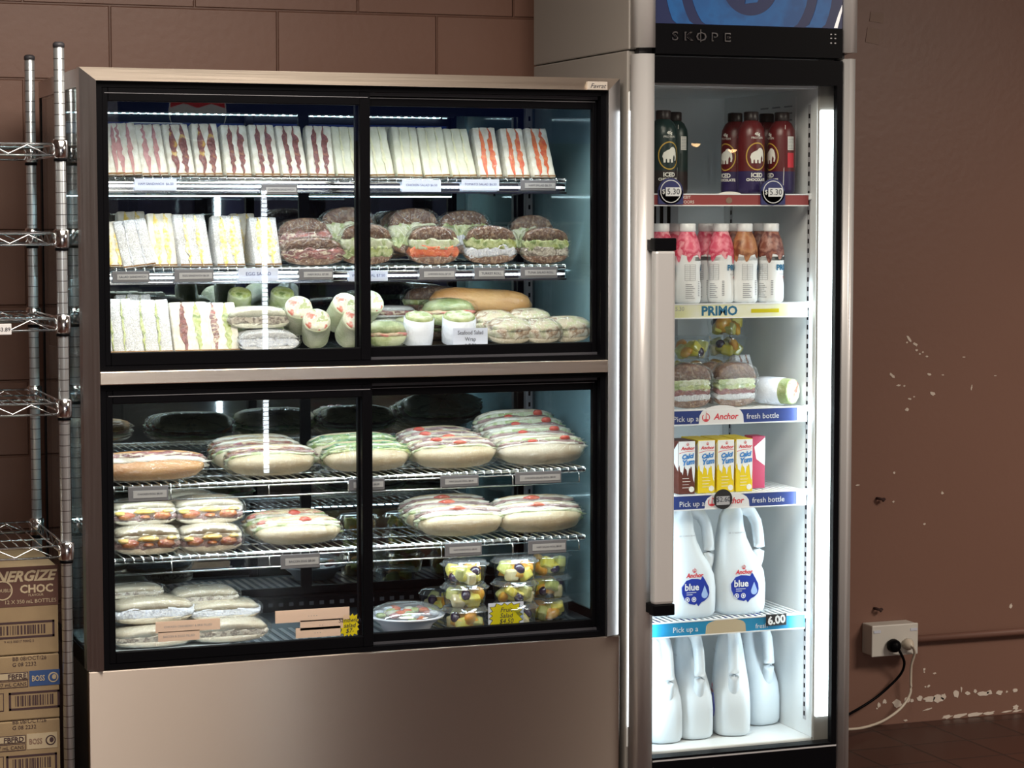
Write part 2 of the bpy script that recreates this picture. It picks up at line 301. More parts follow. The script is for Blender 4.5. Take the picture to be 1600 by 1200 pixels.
# ---------------------------------------------------------------- mesh helpers
class B:
    """collects shapes into one mesh"""
    def __init__(s): s.bm = bmesh.new(); s.mats = []; s.M = Matrix.Identity(4)
    def mi(s, m):
        if m not in s.mats: s.mats.append(m)
        return s.mats.index(m)
    def add(s, vs, fs, m, smooth=False):
        k = s.mi(m); bv = [s.bm.verts.new(s.M @ Vector(v)) for v in vs]
        for f in fs:
            try: fc = s.bm.faces.new([bv[i] for i in f])
            except ValueError: continue
            fc.material_index = k; fc.smooth = smooth
        return s
    def box(s, x0, x1, y0, y1, z0, z1, m, bev=0.):
        if bev <= 0:
            v = [(x, y, z) for x in (x0, x1) for y in (y0, y1) for z in (z0, z1)]
            return s.add(v, [(0, 1, 3, 2), (4, 6, 7, 5), (0, 4, 5, 1), (2, 3, 7, 6), (0, 2, 6, 4), (1, 5, 7, 3)], m)
        b = min(bev, (x1-x0)/2.1, (y1-y0)/2.1, (z1-z0)/2.1)
        t = bmesh.new(); r = bmesh.ops.create_cube(t, size=1)
        for v in t.verts: v.co = Vector(((x0+x1)/2+v.co.x*(x1-x0), (y0+y1)/2+v.co.y*(y1-y0), (z0+z1)/2+v.co.z*(z1-z0)))
        bmesh.ops.bevel(t, geom=list(t.edges), offset=b, segments=2, profile=.5, affect='EDGES')
        return s.take(t, m, False)
    def take(s, t, m, smooth=False):
        t.verts.ensure_lookup_table(); t.verts.index_update()
        vs = [v.co.copy() for v in t.verts]; fs = [[v.index for v in f.verts] for f in t.faces]; t.free()
        return s.add(vs, fs, m, smooth)
    def loft(s, rings, m, smooth=True, cap=True, closed=True):
        n = len(rings[0]); vs = [p for r in rings for p in r]; fs = []
        for i in range(len(rings)-1):
            for j in range(n if closed else n-1):
                a = i*n+j; b = i*n+(j+1) % n; fs.append((a, b, b+n, a+n))
        if cap: fs.append(tuple(range(n-1, -1, -1))); fs.append(tuple((len(rings)-1)*n+j for j in range(n)))
        return s.add(vs, fs, m, smooth)
    def lathe(s, prof, m, n=28, c=(0, 0), smooth=True, cap=True, sq=1., sx=1., sy=1.):
        rings = []
        for r, z in prof:
            ring = []
            for j in range(n):
                a = 2*PI*j/n; ca, sa = math.cos(a), math.sin(a)
                k = 1. if sq == 1. else 1/((abs(ca)**sq+abs(sa)**sq)**(1/sq))
                ring.append((c[0]+r*ca*k*sx, c[1]+r*sa*k*sy, z))
            rings.append(ring)
        return s.loft(rings, m, smooth, cap)
    def tube(s, pts, r, m, n=8, smooth=True, closed=False):
        pts = [Vector(p) for p in pts]; rings = []; K = len(pts); up = Vector((0, 0, 1))
        for i, p in enumerate(pts):
            a = pts[max(i-1, 0)] if not closed else pts[i-1]; b = pts[min(i+1, K-1)] if not closed else pts[(i+1) % K]
            d = (b-a).normalized(); u = d.cross(up)
            if u.length < .05: u = d.cross(Vector((1, 0, 0)))
            u.normalize(); w = d.cross(u)
            rr = r[i] if isinstance(r, (list, tuple)) else r
            rings.append([tuple(p+u*(rr*math.cos(2*PI*j/n))+w*(rr*math.sin(2*PI*j/n))) for j in range(n)])
        if closed: rings.append(rings[0]); return s.loft(rings, m, smooth, False)
        return s.loft(rings, m, smooth, True)
    def rod(s, a, b, r, m, n=6): return s.tube([a, b], r, m, n)
    def poly(s, pts, y0, y1, m):
        """outline in x, z pushed from y0 to y1"""
        n = len(pts); v = [(x, y0, z) for x, z in pts]+[(x, y1, z) for x, z in pts]
        return s.add(v, [tuple(range(n)), tuple(range(2*n-1, n-1, -1))]+[(i, i+n, (i+1) % n+n, (i+1) % n) for i in range(n)], m)
    def ell(s, c, r, m, n=14, k=8, noise_a=0., seed=0, sq=2.):
        vs = []; fs = []
        f = lambda v: math.copysign(abs(v)**(2/sq), v)
        for i in range(1, k):
            th = PI*i/k
            for j in range(n):
                ph = 2*PI*j/n
                d = Vector((f(math.sin(th))*f(math.cos(ph)), f(math.sin(th))*f(math.sin(ph)), f(math.cos(th))))
                q = 1+noise_a*noise.noise(d*2.2+Vector((seed*3.1, 0, 0)))
                vs.append((c[0]+r[0]*d.x*q, c[1]+r[1]*d.y*q, c[2]+r[2]*d.z*q))
        t = len(vs); vs += [(c[0], c[1], c[2]+r[2]), (c[0], c[1], c[2]-r[2])]
        for i in range(k-2):
            for j in range(n): fs.append((i*n+j, (i+1)*n+j, (i+1)*n+(j+1) % n, i*n+(j+1) % n))
        for j in range(n):
            fs.append((t, j, (j+1) % n)); fs.append((t+1, (k-2)*n+(j+1) % n, (k-2)*n+j))
        return s.add(vs, fs, m, True)
    def disc(s, cx, cz, rx, rz, y0, y1, m, n=24, a0=0, a1=2*PI):
        pts = [(cx+rx*math.cos(a0+(a1-a0)*j/n), cz+rz*math.sin(a0+(a1-a0)*j/n)) for j in range(n if a1-a0 > 6.28 else n+1)]
        return s.poly(pts, y0, y1, m)
    def ring(s, cx, cz, r0, r1, y0, y1, m, n=28, a0=0, a1=2*PI):
        for j in range(n):
            a = a0+(a1-a0)*j/n; b = a0+(a1-a0)*(j+1)/n
            s.poly([(cx+r0*math.cos(a), cz+r0*math.sin(a)), (cx+r1*math.cos(a), cz+r1*math.sin(a)), (cx+r1*math.cos(b), cz+r1*math.sin(b)), (cx+r0*math.cos(b), cz+r0*math.sin(b))], y0, y1, m)
        return s
    def text(s, st, x, z, size, y, m, align='CENTER', shear=0., off=0., cyl=None, thick=.0006, sx=1., rot=0.):
        c = bpy.data.curves.new('t', 'FONT'); c.body = st; c.size = size; c.align_x = align; c.shear = shear; c.offset = off; c.resolution_u = 2
        o = bpy.data.objects.new('t', c); COL.objects.link(o)
        dg = bpy.context.evaluated_depsgraph_get(); me = bpy.data.meshes.new_from_object(o.evaluated_get(dg))
        cr, sr = math.cos(rot), math.sin(rot)
        pts = [(v.co.x*sx, v.co.y-size*.35) for v in me.vertices]; pts = [(x+px*cr-pz*sr, z+px*sr+pz*cr) for px, pz in pts]
        fs = [list(p.vertices) for p in me.polygons]
        bpy.data.objects.remove(o); bpy.data.curves.remove(c); bpy.data.meshes.remove(me)
        if cyl: vs = [((cyl+thick)*math.sin(px/cyl), -(cyl+thick)*math.cos(px/cyl), pz) for px, pz in pts]
        else: vs = [(px, y-thick, pz) for px, pz in pts]
        return s.add(vs, fs, m)
    def cylpoly(s, pts, R, m, thick=.0006):
        """outline given as arc length, height laid on a cylinder; strips so it follows the curve"""
        t = bmesh.new(); vs = [t.verts.new((x, 0, z)) for x, z in pts]; f = t.faces.new(vs)
        x0 = min(p[0] for p in pts); x1 = max(p[0] for p in pts); n = max(1, int((x1-x0)/.006))
        for i in range(1, n):
            bmesh.ops.bisect_plane(t, geom=list(t.verts)+list(t.edges)+list(t.faces), plane_co=(x0+(x1-x0)*i/n, 0, 0), plane_no=(1, 0, 0))
        for v in t.verts:
            x, z = v.co.x, v.co.z; Rz = R(z) if callable(R) else R
            v.co = Vector(((Rz+thick)*math.sin(x/Rz), -(Rz+thick)*math.cos(x/Rz), z))
        bmesh.ops.triangulate(t, faces=list(t.faces))
        return s.take(t, m)
OFF = {}
def obj(name, b, parent=None, sub=None):
    """link the collected shapes as one mesh object; parts of a fixed thing are given in room coordinates"""
    me = bpy.data.meshes.new(name); off = OFF.get(parent.name, Vector()) if parent else Vector()
    bmesh.ops.recalc_face_normals(b.bm, faces=list(b.bm.faces))
    if off.length: bmesh.ops.translate(b.bm, verts=list(b.bm.verts), vec=-off)
    b.bm.to_mesh(me); b.bm.free()
    for m in b.mats: me.materials.append(MAT[m])
    o = bpy.data.objects.new(name, me); COL.objects.link(o)
    if parent: o.parent = parent; OFF[o.name] = off
    return o
def tag(o, label, cat, group=None):
    o['label'] = label; o['category'] = cat
    if group: o['group'] = group
    return o
def thing(name, label, cat, loc=(0, 0, 0), group=None, fixed=False, rz=0.):
    o = bpy.data.objects.new(name, None); COL.objects.link(o); o.location = loc; o.rotation_euler = (0, 0, rz); o.empty_display_size = .05
    if fixed: OFF[o.name] = Vector(loc)
    return tag(o, label, cat, group)
KIDS = {}
def kids(o): return [c for c in bpy.data.objects if c.parent == o]
def dup(o, loc=None, rz=None, label=None, parent=None, scale=None):
    c = o.copy(); COL.objects.link(c)
    if parent: c.parent = parent
    if loc is not None: c.location = loc
    if rz is not None: c.rotation_euler = (0, 0, rz)
    if scale: c.scale = scale
    if label: c['label'] = label
    for k in kids(o): dup(k, parent=c)
    return c
def struct(name, b):
    o = obj(name, b); o['kind'] = 'structure'; return o

# ---------------------------------------------------------------- room
RX0, RX1, RY0, RY1, RH = -3.2, 7.0, -10.5, .85, 2.75
struct('floor', B().box(RX0, RX1, RY0, RY1, -.1, 0, 'floor_tiles'))
struct('ceiling', B().box(RX0, RX1, RY0, RY1, RH, RH+.1, 'ceiling_paint'))
struct('wall_back', B().box(RX0, RX1, RY1, RY1+.15, 0, RH, 'painted_wall'))
struct('wall_left', B().box(RX0-.1, RX0, RY0, RY1, 0, RH, 'room_wall'))
struct('wall_right', B().box(RX1, RX1+.1, RY0, RY1, 0, RH, 'room_wall'))
struct('wall_front', B().box(RX0, RX1, RY0-.1, RY0, 0, RH, 'room_wall_light'))

# marks on the wall: chipped paint down to the plaster, tape scraps, holes
def chip_pts(cx, cz, rx, rz, seed, n=11, rot=0):
    rr = random.Random(seed); pts = []
    for j in range(n):
        a = 2*PI*j/n; q = .65+.6*rr.random(); x = rx*q*math.cos(a); z = rz*q*math.sin(a)
        pts.append((cx+x*math.cos(rot)-z*math.sin(rot), cz+x*math.sin(rot)+z*math.cos(rot)))
    return pts
b = B(); K = 1/560.
for i, (u, v, rx, rz, ro) in enumerate([(1420, 529, 6, 2.4, -.9), (1430, 538, 4.5, 2.5, -.6), (1432, 547, 2, 2, 0), (1437, 553, 2, 1.6, 0), (1442, 550, 1.6, 1.6, 0), (1448, 557, 2.5, 1.2, 0), (1417, 535, 1.5, 1.5, 0),
  (1394, 587, 7.5, 2.6, -.7), (1404, 602, 4, 1.6, 0), (1413, 603, 2, 1.6, 0), (1452, 585, 3.6, 2.2, -.2), (1457, 615, 5.5, 2.8, -.4), (1421, 623, 3.4, 1.5, -.3), (1428, 620, 2, 1.2, 0), (1417, 640, 3.8, 2.6, -.2), (1518, 605, 1.2, 4.5, -.2), (1506, 558, 3, 1, 0), (1473, 586, 2, 1, 0), (1555, 587, 2.6, 1, 0),
  (1397, 739, 1.8, 2.4, 0), (1340, 758, 3.4, 1.2, 0), (1396, 784, 2, 1.8, 0), (1472, 770, 2.3, 2.6, 0), (1444, 819, 2.2, 1.8, 0), (1579, 947, 2.8, 4, -.4),
  (1444, 1046, 2.2, 2.2, 0), (1444, 1050, 1.5, 1.5, 0), (1460, 1052, 3, 1.5, 0), (1446, 1073, 2, 1.5, 0), (1451, 1072, 3, 2, .3),
  (1373, 1101, 3.2, 4.5, 0), (1382, 1096, 4.5, 4, 0), (1402, 1099, 9.5, 6.5, 0), (1418, 1093, 5, 5, 0), (1425, 1095, 3, 3, 0), (1437, 1091, 5, 4, 0), (1452, 1093, 11, 4.5, 0), (1466, 1092, 10, 7, 0), (1474, 1089, 5, 6, 0),
  (1494, 1084, 6, 7, 0), (1502, 1077, 1.5, 5, 0), (1512, 1083, 5, 3, 0), (1524, 1080, 3, 4, 0), (1537, 1084, 12, 4.5, 0), (1545, 1082, 6, 4, 0), (1561, 1082, 8, 4.5, 0), (1573, 1081, 2, 2, 0), (1586, 1079, 5.5, 4, 0), (1587, 1105, 6, 4, .3), (1370, 1107, 2, 1.5, 0),
  (1415, 1130, 4, 1.8, 0), (1450, 1108, 9, 1.2, .2), (1480, 1123, 9, 3, .1), (1500, 1121, 13, 3, .1), (1522, 1118, 14, 3.2, .1), (1545, 1115.5, 11, 2.6, .1), (1573, 1113, 9, 1.5, .1), (1590, 1111.5, 9, 1.8, .1)]):
    p = at(u, v, .8495); b.poly(chip_pts(p.x, max(p.z, .008), rx*K*1.08, rz*K*1.05, i, rot=ro), .8485, .8497, 'plaster')
o = struct('trim_1', b)
b = B()
for i, (u, v, w, h, r) in enumerate([(1370, 27, 26, 17, -.12), (1364, 56, 25, 26, -.15)]):
    p = at(u, v, .849); c, s_ = math.cos(r), math.sin(r)
    b.poly([(p.x+(x*c-z*s_)*K, p.z+(x*s_+z*c)*K) for x, z in ((-w/2, -h/2), (w/2, -h/2), (w/2*.95, h/2), (-w/2, h/2*.9))], .8484, .8497, 'tape')
struct('trim_2', b)
for i, (u, v) in enumerate([(1371, 779), (1367, 951)]):
    p = at(u, v, .845); b = B()
    b.M = Matrix.Translation(p)
    b.tube([(0, .01, 0), (0, -.012, .001), (.008, -.018, -.001), (.012, -.016, -.006)], .0045, 'stain', 6); b.ell((.014, -.014, -.001), (.007, .004, .005), 'stain')
    tag(obj('wall_hook', b), ('rusty brown hook stub in the wall above the power socket, the upper one' if i == 0 else 'rusty brown hook stub in the wall right above the power socket box'), 'hook')
# conduit along the wall
z = at(1500, 994, .83).z
b = B(); b.tube([(atx(1430, .83, z), .832, z), (5.6, .832, z)], .0115, 'conduit_paint', 14)
for xx in (3.4, 4.4): b.box(xx-.012, xx+.012, .815, .85, z-.018, z+.018, 'conduit_paint', .004)
tag(obj('conduit_pipe', b), 'brown painted conduit pipe running right from the power socket along the wall', 'pipe')
# power socket
pl = at(1360, 978, .79); pr_ = at(1432, 1020, .79); x0, x1, z1, z0 = pl.x, pr_.x, pl.z, pr_.z
so = thing('power_socket', 'white double power socket box on the brown wall with a black and a white plug', 'socket', ((x0+x1)/2, .82, z0), fixed=True)
obj('socket_box', B().box(x0+.004, x1-.002, .788, .85, z0, z1, 'socket_white', .004), so)
obj('face_plate', B().box(x0+.001, x1, .781, .789, z0-.002, z1+.001, 'socket_white', .003).box(x0+.006, x0+.03, .779, .782, z1-.022, z1-.014, 'tag_white').box(x1-.028, x1-.004, .779, .782, z1-.022, z1-.014, 'tag_white'), so)
def plug(u, v, m, name, label, path, r, face):
    p = at(u, v, .775); t = thing(name, label, 'power cord', (p.x, .775, p.z), fixed=True)
    b = B(); b.M = Matrix.Translation(p) @ Matrix.Rotation(math.radians(90), 4, 'X'); b.lathe([(.0, 0), (.019, 0), (.021, .006), (.019, .022), (.012, .032), (0, .034)] if face else [(.0, 0), (.017, 0), (.018, .012), (.010, .026), (0, .03)], m, 18, cap=False); obj('plug', b, t)
    pts = [Vector((p.x, .775-.03, p.z))]+[at(a, c, d) for a, c, d in path]
    sm = []
    for i in range(len(pts)-1):
        q0, q1, q2, q3 = pts[max(i-1, 0)], pts[i], pts[i+1], pts[min(i+2, len(pts)-1)]
        for k in range(6):
            tt = k/6; sm.append(.5*((2*q1)+(-q0+q2)*tt+(2*q0-5*q1+4*q2-q3)*tt**2+(-q0+3*q1-3*q2+q3)*tt**3))
    sm.append(pts[-1]); obj('cord', B().tube(sm, r, m, 8), t)
plug(1394, 1008, 'black', 'mains_lead', 'black power cord and round plug in the left side of the wall socket', [(1408, 1022, .77), (1413, 1036, .79), (1408, 1052, .81), (1392, 1070, .82), (1366, 1092, .82), (1330, 1114, .80), (1290, 1135, .72)], .0042, True)
plug(1417, 1006, 'plug_cream', 'mains_lead', 'white power cord and cream plug in the right side of the wall socket', [(1429, 1020, .77), (1424, 1040, .79), (1423, 1062, .80), (1422, 1084, .80), (1408, 1106, .79), (1384, 1124, .77), (1360, 1134, .74), (1335, 1139, .70), (1300, 1140, .62)], .0042, False)

# ---------------------------------------------------------------- the display cabinet
CX1 = 1.35; CD = .62
cab = thing('display_cabinet', 'large stainless steel refrigerated display cabinet full of sandwiches and filled rolls', 'display cabinet', (.675, .3, 0), fixed=True)
# base
obj('base_panel', B().box(0, CX1, -.004, .02, .04, .508, 'steel_panel', .003), cab)
obj('base_body', B().box(.004, CX1-.004, .02, CD, .04, .508, 'dark_grey').box(.03, CX1-.03, .05, CD-.03, 0, .04, 'black'), cab)
# mitred front frame, sloping outwards
def frame_bar(bb, p, mat):     # p: four outer/inner corner pairs
    (ox0, oz0), (ox1, oz1), (ix0, iz0), (ix1, iz1) = p; yo, yi, yb = .006, -.012, .045
    v = [(ox0, yo, oz0), (ox1, yo, oz1), (ix1, yi, iz1), (ix0, yi, iz0), (ox0, yb, oz0), (ox1, yb, oz1), (ix1, yb, iz1), (ix0, yb, iz0)]
    bb.add(v, [(0, 1, 2, 3), (4, 7, 6, 5), (0, 4, 5, 1), (3, 2, 6, 7), (0, 3, 7, 4), (1, 5, 6, 2)], mat)
ff = B()
frame_bar(ff, ((0, 1.915), (CX1, 1.915), (.036, 1.884), (1.312, 1.884)), 'steel_h')
frame_bar(ff, ((0, .509), (0, 1.915), (.036, .509), (.036, 1.884)), 'steel_v')
frame_bar(ff, ((CX1, .509), (CX1, 1.915), (1.312, .509), (1.312, 1.884)), 'steel_v')
fr = obj('front_frame', ff, cab)
fr['label'] = 'brushed steel border with mitred corners'
obj('mid_rail', B().box(.036, 1.312, -.012, .04, 1.1805, 1.2115, 'steel_h', .002), cab)
bd = B(); p0 = at(918, 127, -.014); p1 = at(949, 141, -.014)
bd.box(p0.x, p1.x, -.016, -.004, p1.z, p0.z, 'badge_plate', .0015); bd.text('Favrat', (p0.x+p1.x)/2, (p0.z+p1.z)/2, .0165, -.0162, 'ink', shear=.35)
obj('badge', bd, cab)
# black surround in each opening
def surround(z0, z1):
    b = B(); y0, y1 = .004, .05
    b.box(.036, .052, y0, y1, z0, z1, 'black'); b.box(1.298, 1.312, y0, y1, z0, z1, 'black')
    b.box(.052, 1.298, y0, y1, z1-.014, z1, 'black'); b.box(.052, 1.298, y0, y1, z0, z0+.012, 'black')
    b.box(.052, 1.298, .026, .030, z1-.022, z1-.014, 'dark_grey'); b.box(.052, 1.298, .026, .030, z0+.012, z0+.018, 'dark_grey')
    return obj('door_track', b, cab)
surround(1.2115, 1.884); surround(.509, 1.1805)
def slide(x0, x1, z0, z1, gx0, gx1, gz0, gz1, y0, y1):
    b = B(); b.box(x0, gx0, y0, y1, z0, z1, 'black', .002); b.box(gx1, x1, y0, y1, z0, z1, 'black', .002)
    b.box(gx0, gx1, y0, y1, gz1, z1, 'black', .002); b.box(gx0, gx1, y0, y1, z0, gz0, 'black', .002)
    b.box(x0+.006, x1-.006, y0-.0015, y0, gz1+.018, gz1+.0195, 'tag_grey')
    d = obj('sliding_door', b, cab)
    obj('glass_pane', B().box(gx0, gx1, (y0+y1)/2-.002, (y0+y1)/2+.002, gz0, gz1, 'glass'), d)
slide(.052, .698, 1.2235, 1.870, .066, .672, 1.2545, 1.838, .006, .024)
slide(.668, 1.298, 1.2235, 1.870, .692, 1.286, 1.2545, 1.838, .030, .048)
slide(.052, .700, .521, 1.1665, .068, .674, .548, 1.134, .006, .024)
slide(.670, 1.298, .521, 1.1665, .694, 1.288, .548, 1.134, .030, .048)
# sides, top, divider, decks
for x0, x1, n in ((.004, .010, 0), (CX1-.010, CX1-.004, 1)):
    obj('side_glass', B().box(x0, x1, .045, CD-.02, .548, 1.872, 'side_glass_hazed' if n else 'side_glass'), cab)
    obj('side_trim', B().box(x0-.003, x1+.003, .045, CD, 1.872, 1.914, 'steel_v').box(x0-.003, x1+.003, .045, CD, .509, .548, 'black').box(x0-.002, x1+.002, CD-.02, CD, .548, 1.872, 'black'), cab)
obj('top_panel', B().box(.008, CX1-.008, .045, CD, 1.872, 1.913, 'black'), cab)
obj('divider', B().box(.012, CX1-.012, .05, CD-.03, 1.168, 1.243, 'dark_grey').box(.014, CX1-.014, .052, CD-.032, 1.243, 1.245, 'chrome'), cab)
b = B().box(.012, CX1-.012, .05, CD-.03, .508, .524, 'floor_deck')
for i in range(52):
    x = .05+i*.0242; b.box(x, x+.012, .09, .30, .524, .5262, 'steel_v')
obj('bottom_deck', b, cab)
b = B(); b.box(.02, CX1-.02, .545, .585, .524, .560, 'black')
for i in range(46): b.box(.04+i*.028, .052+i*.028, .5445, .5452, .538, .548, 'dark_grey')
obj('rear_sill', b, cab)
# rear sliding doors: dark mirror glass in black frames
for (z0, z1) in ((.560, 1.168), (1.245, 1.872)):
    for (x0, x1, yy) in ((.012, .704, .592), (.676, 1.338, .6)):
        b = B(); w = .028
        b.box(x0, x0+w, yy, yy+.016, z0, z1, 'black'); b.box(x1-w-(.012 if x1 > 1 else 0), x1, yy, yy+.016, z0, z1, 'black')
        b.box(x0+w, x1-w, yy, yy+.016, z1-.03, z1, 'black'); b.box(x0+w, x1-w, yy, yy+.016, z0, z0+.02, 'black')
        d = obj('rear_door', b, cab); obj('mirror_glass', B().box(x0+w, x1-w, yy+.006, yy+.010, z0+.02, z1-.03, 'rear_mirror'), d)
obj('rear_panel', B().box(.004, CX1-.004, .617, CD+.004, .04, 1.913, 'black'), cab)
for x in (.030, 1.302):
    b = B()
    b.box(x, x+.02, .548, .568, .56, 1.872, 'tag_grey', .002)
    for i in range(42): b.box(x+.007, x+.013, .5475, .5485, .60+i*.030, .612+i*.030, 'black')
    obj('shelf_upright', b, cab)
# LED strips
def led_bar(y, z, x0=.05, x1=1.30):
    b = B(); b.box(x0, x1, y, y+.012, z, z+.008, 'tag_grey')
    n = int((x1-x0)/.022)
    for i in range(n): b.box(x0+.006+i*.022, x0+.019+i*.022, y+.003, y+.009, z-.003, z, 'led')
    return obj('led_strip', b, cab)
led_bar(.052, 1.862); led_bar(.052, 1.158)
# racks
def rack(z, y0, y1, x0, x1, lit):
    b = B(); r = .0016; n = int((x1-x0)/.0225)
    for i in range(n+1): b.rod((x0+i*(x1-x0)/n, y0-.001, z), (x0+i*(x1-x0)/n, y1, z), r, 'wire_chrome', 5)
    for y in (y0, y0+.02, (y0+y1)/2, y1): b.rod((x0-.004, y, z-.003), (x1+.004, y, z-.003), .0025, 'wire_chrome', 6)
    for x in (x0, x1): b.rod((x, y0, z-.003), (x, y1, z-.003), .0025, 'wire_chrome', 6)
    for i in range(n+1): b.rod((x0+i*(x1-x0)/n, y0-.001, z), (x0+i*(x1-x0)/n, y0-.003, z-.011), r, 'wire_chrome', 5)
    b.rod((x0, y0-.003, z-.011), (x1, y0-.003, z-.011), .002, 'wire_chrome', 6)
    if lit:
        b.box(x0, x1, y0-.006, y0+.004, z-.036, z-.012, 'chrome', .003); b.box(x0, x1, y0-.010, y0-.006, z-.0385, z-.034, 'chrome')
        b.box(x0+.004, x1-.004, y0-.0085, y0-.006, z-.025, z-.0205, 'led_soft')
        for i in range(n*2): b.box(x0+.004+i*.0112, x0+.011+i*.0112, y0-.0095, y0-.0085, z-.0255, z-.020, 'led')
    else:
        b.rod((x0+.02, y0-.012, z-.036), (x1-.02, y0-.012, z-.036), .002, 'wire_chrome', 6)
        for x in (x0+.02, x0+.18, x0+.42, x0+.62, x0+.86, x0+1.05, x1-.02): b.tube([(x, y0-.002, z-.008), (x, y0-.011, z-.014), (x, y0-.012, z-.036)], .002, 'wire_chrome', 6)
    for x in (x0, x1-.006):
        b.add([(x, y0, z-.004), (x+.006, y0, z-.004), (x+.006, y1, z-.004), (x, y1, z-.004), (x, y0, z-.014), (x+.006, y0, z-.014), (x+.006, y1, z-.04), (x, y1, z-.04)],
              [(0, 1, 2, 3), (4, 7, 6, 5), (0, 4, 5, 1), (3, 2, 6, 7), (0, 3, 7, 4), (1, 5, 6, 2)], 'dark_grey')
    return obj('wire_shelf', b, cab)
SH1, SH2, FL1, SHA, SHB, FL2 = 1.667, 1.447, 1.245, .932, .758, .527
r1 = rack(SH1, .155, .53, .040, 1.262, True); r2 = rack(SH2, .155, .53, .040, 1.262, True)
rA = rack(SHA, .075, .40, .035, 1.285, False); rB = rack(SHB, .075, .40, .035, 1.285, False)
def ptag(par, u0, v0, u1, v1, Y, kind, txt):
    a = at(u0, v0, Y); c = at(u1, v1, Y); b = B(); z0, z1 = min(a.z, c.z), max(a.z, c.z); xm, zm = (a.x+c.x)/2, (z0+z1)/2; h = z1-z0
    if kind == 'w':
        b.box(a.x, c.x, Y-.001, Y+.001, z0, z1, 'tag_white', .004); b.text(txt, xm, zm+.002, min(.012, (c.x-a.x)/len(txt)*1.5), Y-.0012, 'ink_blue')
    elif kind == 'p':
        b.box(a.x, c.x, Y-.0008, Y+.0008, z0, z1, 'tag_peach'); b.text(txt, xm, zm, min(.011, (c.x-a.x)/len(txt)*1.4), Y-.001, 'print_grey')
    else:
        b.box(a.x, c.x, Y-.001, Y+.002, z0, z1, 'tag_grey', .003); b.box(a.x+.012, c.x-.004, Y-.002, Y-.001, zm-h*.26, zm+h*.22, 'tag_insert')
        b.text(txt, xm+.004, zm, min(.010, (c.x-a.x-.02)/len(txt)*1.5), Y-.0022, 'ink')
    o = obj('price_tag', b, par); return o
for a in [(210, 279, 276, 298, 'w', 'HAM SANDWICH  $6.50'), (408, 288, 465, 304, 'g', 'CHICKEN SANDWICH'), (628, 281, 689, 300, 'w', 'CHICKEN SALAD $6.50'), (721, 280, 780, 298, 'w', 'TOMATO SALAD $6.50'), (813, 281, 869, 298, 'g', 'HAM SALAD $6.50')]:
    ptag(r1, *a[:4], .142, *a[4:])
for a in [(175, 424, 234, 441, 'g', 'SALAD SANDWICH'), (272, 421, 334, 440, 'g', 'EGG SANDWICH $6.50'), (372, 419, 435, 439, 'w', 'EGG SALAD'), (467, 420, 521, 437, 'g', 'HAM ROLL $7.00'), (545, 424, 606, 439, 'w', 'WHOLEMEAL $7.50'), (655, 419, 712, 437, 'g', 'CHICKEN ROLL $7.50'), (741, 418, 789, 436, 'g', 'TURKEY ROLL'), (813, 417, 871, 434, 'g', 'TUNA SALAD ROLL')]:
    ptag(r2, *a[:4], .142, *a[4:])
for a in [(200, 761, 263, 782, 'g', 'CHICKEN ROLL $8.00'), (545, 749, 601, 765, 'g', 'SALAD ROLL $8.00'), (688, 744, 748, 759, 'g', 'HAM SALAD ROLL $8.00'), (805, 738, 877, 754, 'g', 'CHICKEN SALAD ROLL $8.00')]:
    ptag(rA, *a[:4], .062, *a[4:])
for a in [(438, 867, 500, 886, 'g', 'BACON EGG $8.00'), (695, 850, 753, 867, 'g', 'HAM CHEESE ROLL $8.00'), (825, 845, 885, 863, 'g', 'HAM SALAD ROLL $8.00')]:
    ptag(rB, *a[:4], .062, *a[4:])
# labels stuck on the lower glass and the two starburst price cards
for i, a in enumerate([(430, 955, 546, 967, 'p', '- - - -'), (469, 970, 536, 981, 'p', '- - '), (462, 982, 532, 993, 'p', '- - - '), (243, 972, 344, 983, 'p', 'CHICKEN CRANBERRY & BRIE FILLED'), (247, 988, 312, 999, 'p', 'BACON & EGGS FILLED')]):
    o = ptag(cab, *a[:4], .0125, *a[4:]); o.name = 'glass_label'
def star_card(name, label, u0, v0, u1, v1, Y, lines, pink=True):
    a = at(u0, v0, Y); c = at(u1, v1, Y); xm, zm = (a.x+c.x)/2, (a.z+c.z)/2; w, h = (c.x-a.x)/2, (a.z-c.z)/2
    t = thing(name, label, 'price card', (xm, Y, c.z), fixed=True)
    b = B()
    if pink: b.box(a.x, c.x, Y, Y+.0012, c.z, a.z, 'tag_white')
    pts = []; n = 15
    for i in range(2*n):
        q = 1. if i % 2 == 0 else .80; an = PI*i/n; ca, sa = math.cos(an), math.sin(an); k = 1/((abs(ca)**5+abs(sa)**5)**.2); pts.append((xm+w*.93*q*ca*k, zm+h*.95*q*sa*k))
    obj('card', b, t) if pink else None
    pts2 = [(xm+(x-xm)*1.05, zm+(z-zm)*1.05) for x, z in pts]
    obj('starburst', B().poly(pts2, Y-.0008, Y-.0001, 'ink').poly(pts, Y-.0014, Y-.0008, 'star_yellow'), t)
    b = B()
    for i, s_ in enumerate(lines): b.text(s_, xm, zm+h*(.45-.45*i), h*.52, Y-.0016, 'ink', shear=.2)
    obj('handwriting', b, t); return t
star_card('price_card', 'yellow starburst price card reading Fruit Salad $4.50 before the fruit cups', 763, 943, 818, 979, .082, ['Fruit', 'Salad', '$4.50'])
star_card('price_card', 'small yellow starburst card reading $7 at the lower glass beside the mullion', 530, 959, 562, 994, .0135, ['Sandwich', 'salad', '$7-'], False)
a = at(708, 513, .085); c = at(762, 544, .085); t = thing('price_card', 'white handwritten card reading Seafood Salad Wrap $7.50 on the upper deck', 'price card', ((a.x+c.x)/2, .085, c.z), fixed=True)
obj('card', B().box(a.x, c.x, .085, .0862, FL1, a.z, 'tag_white'), t)
b = B()
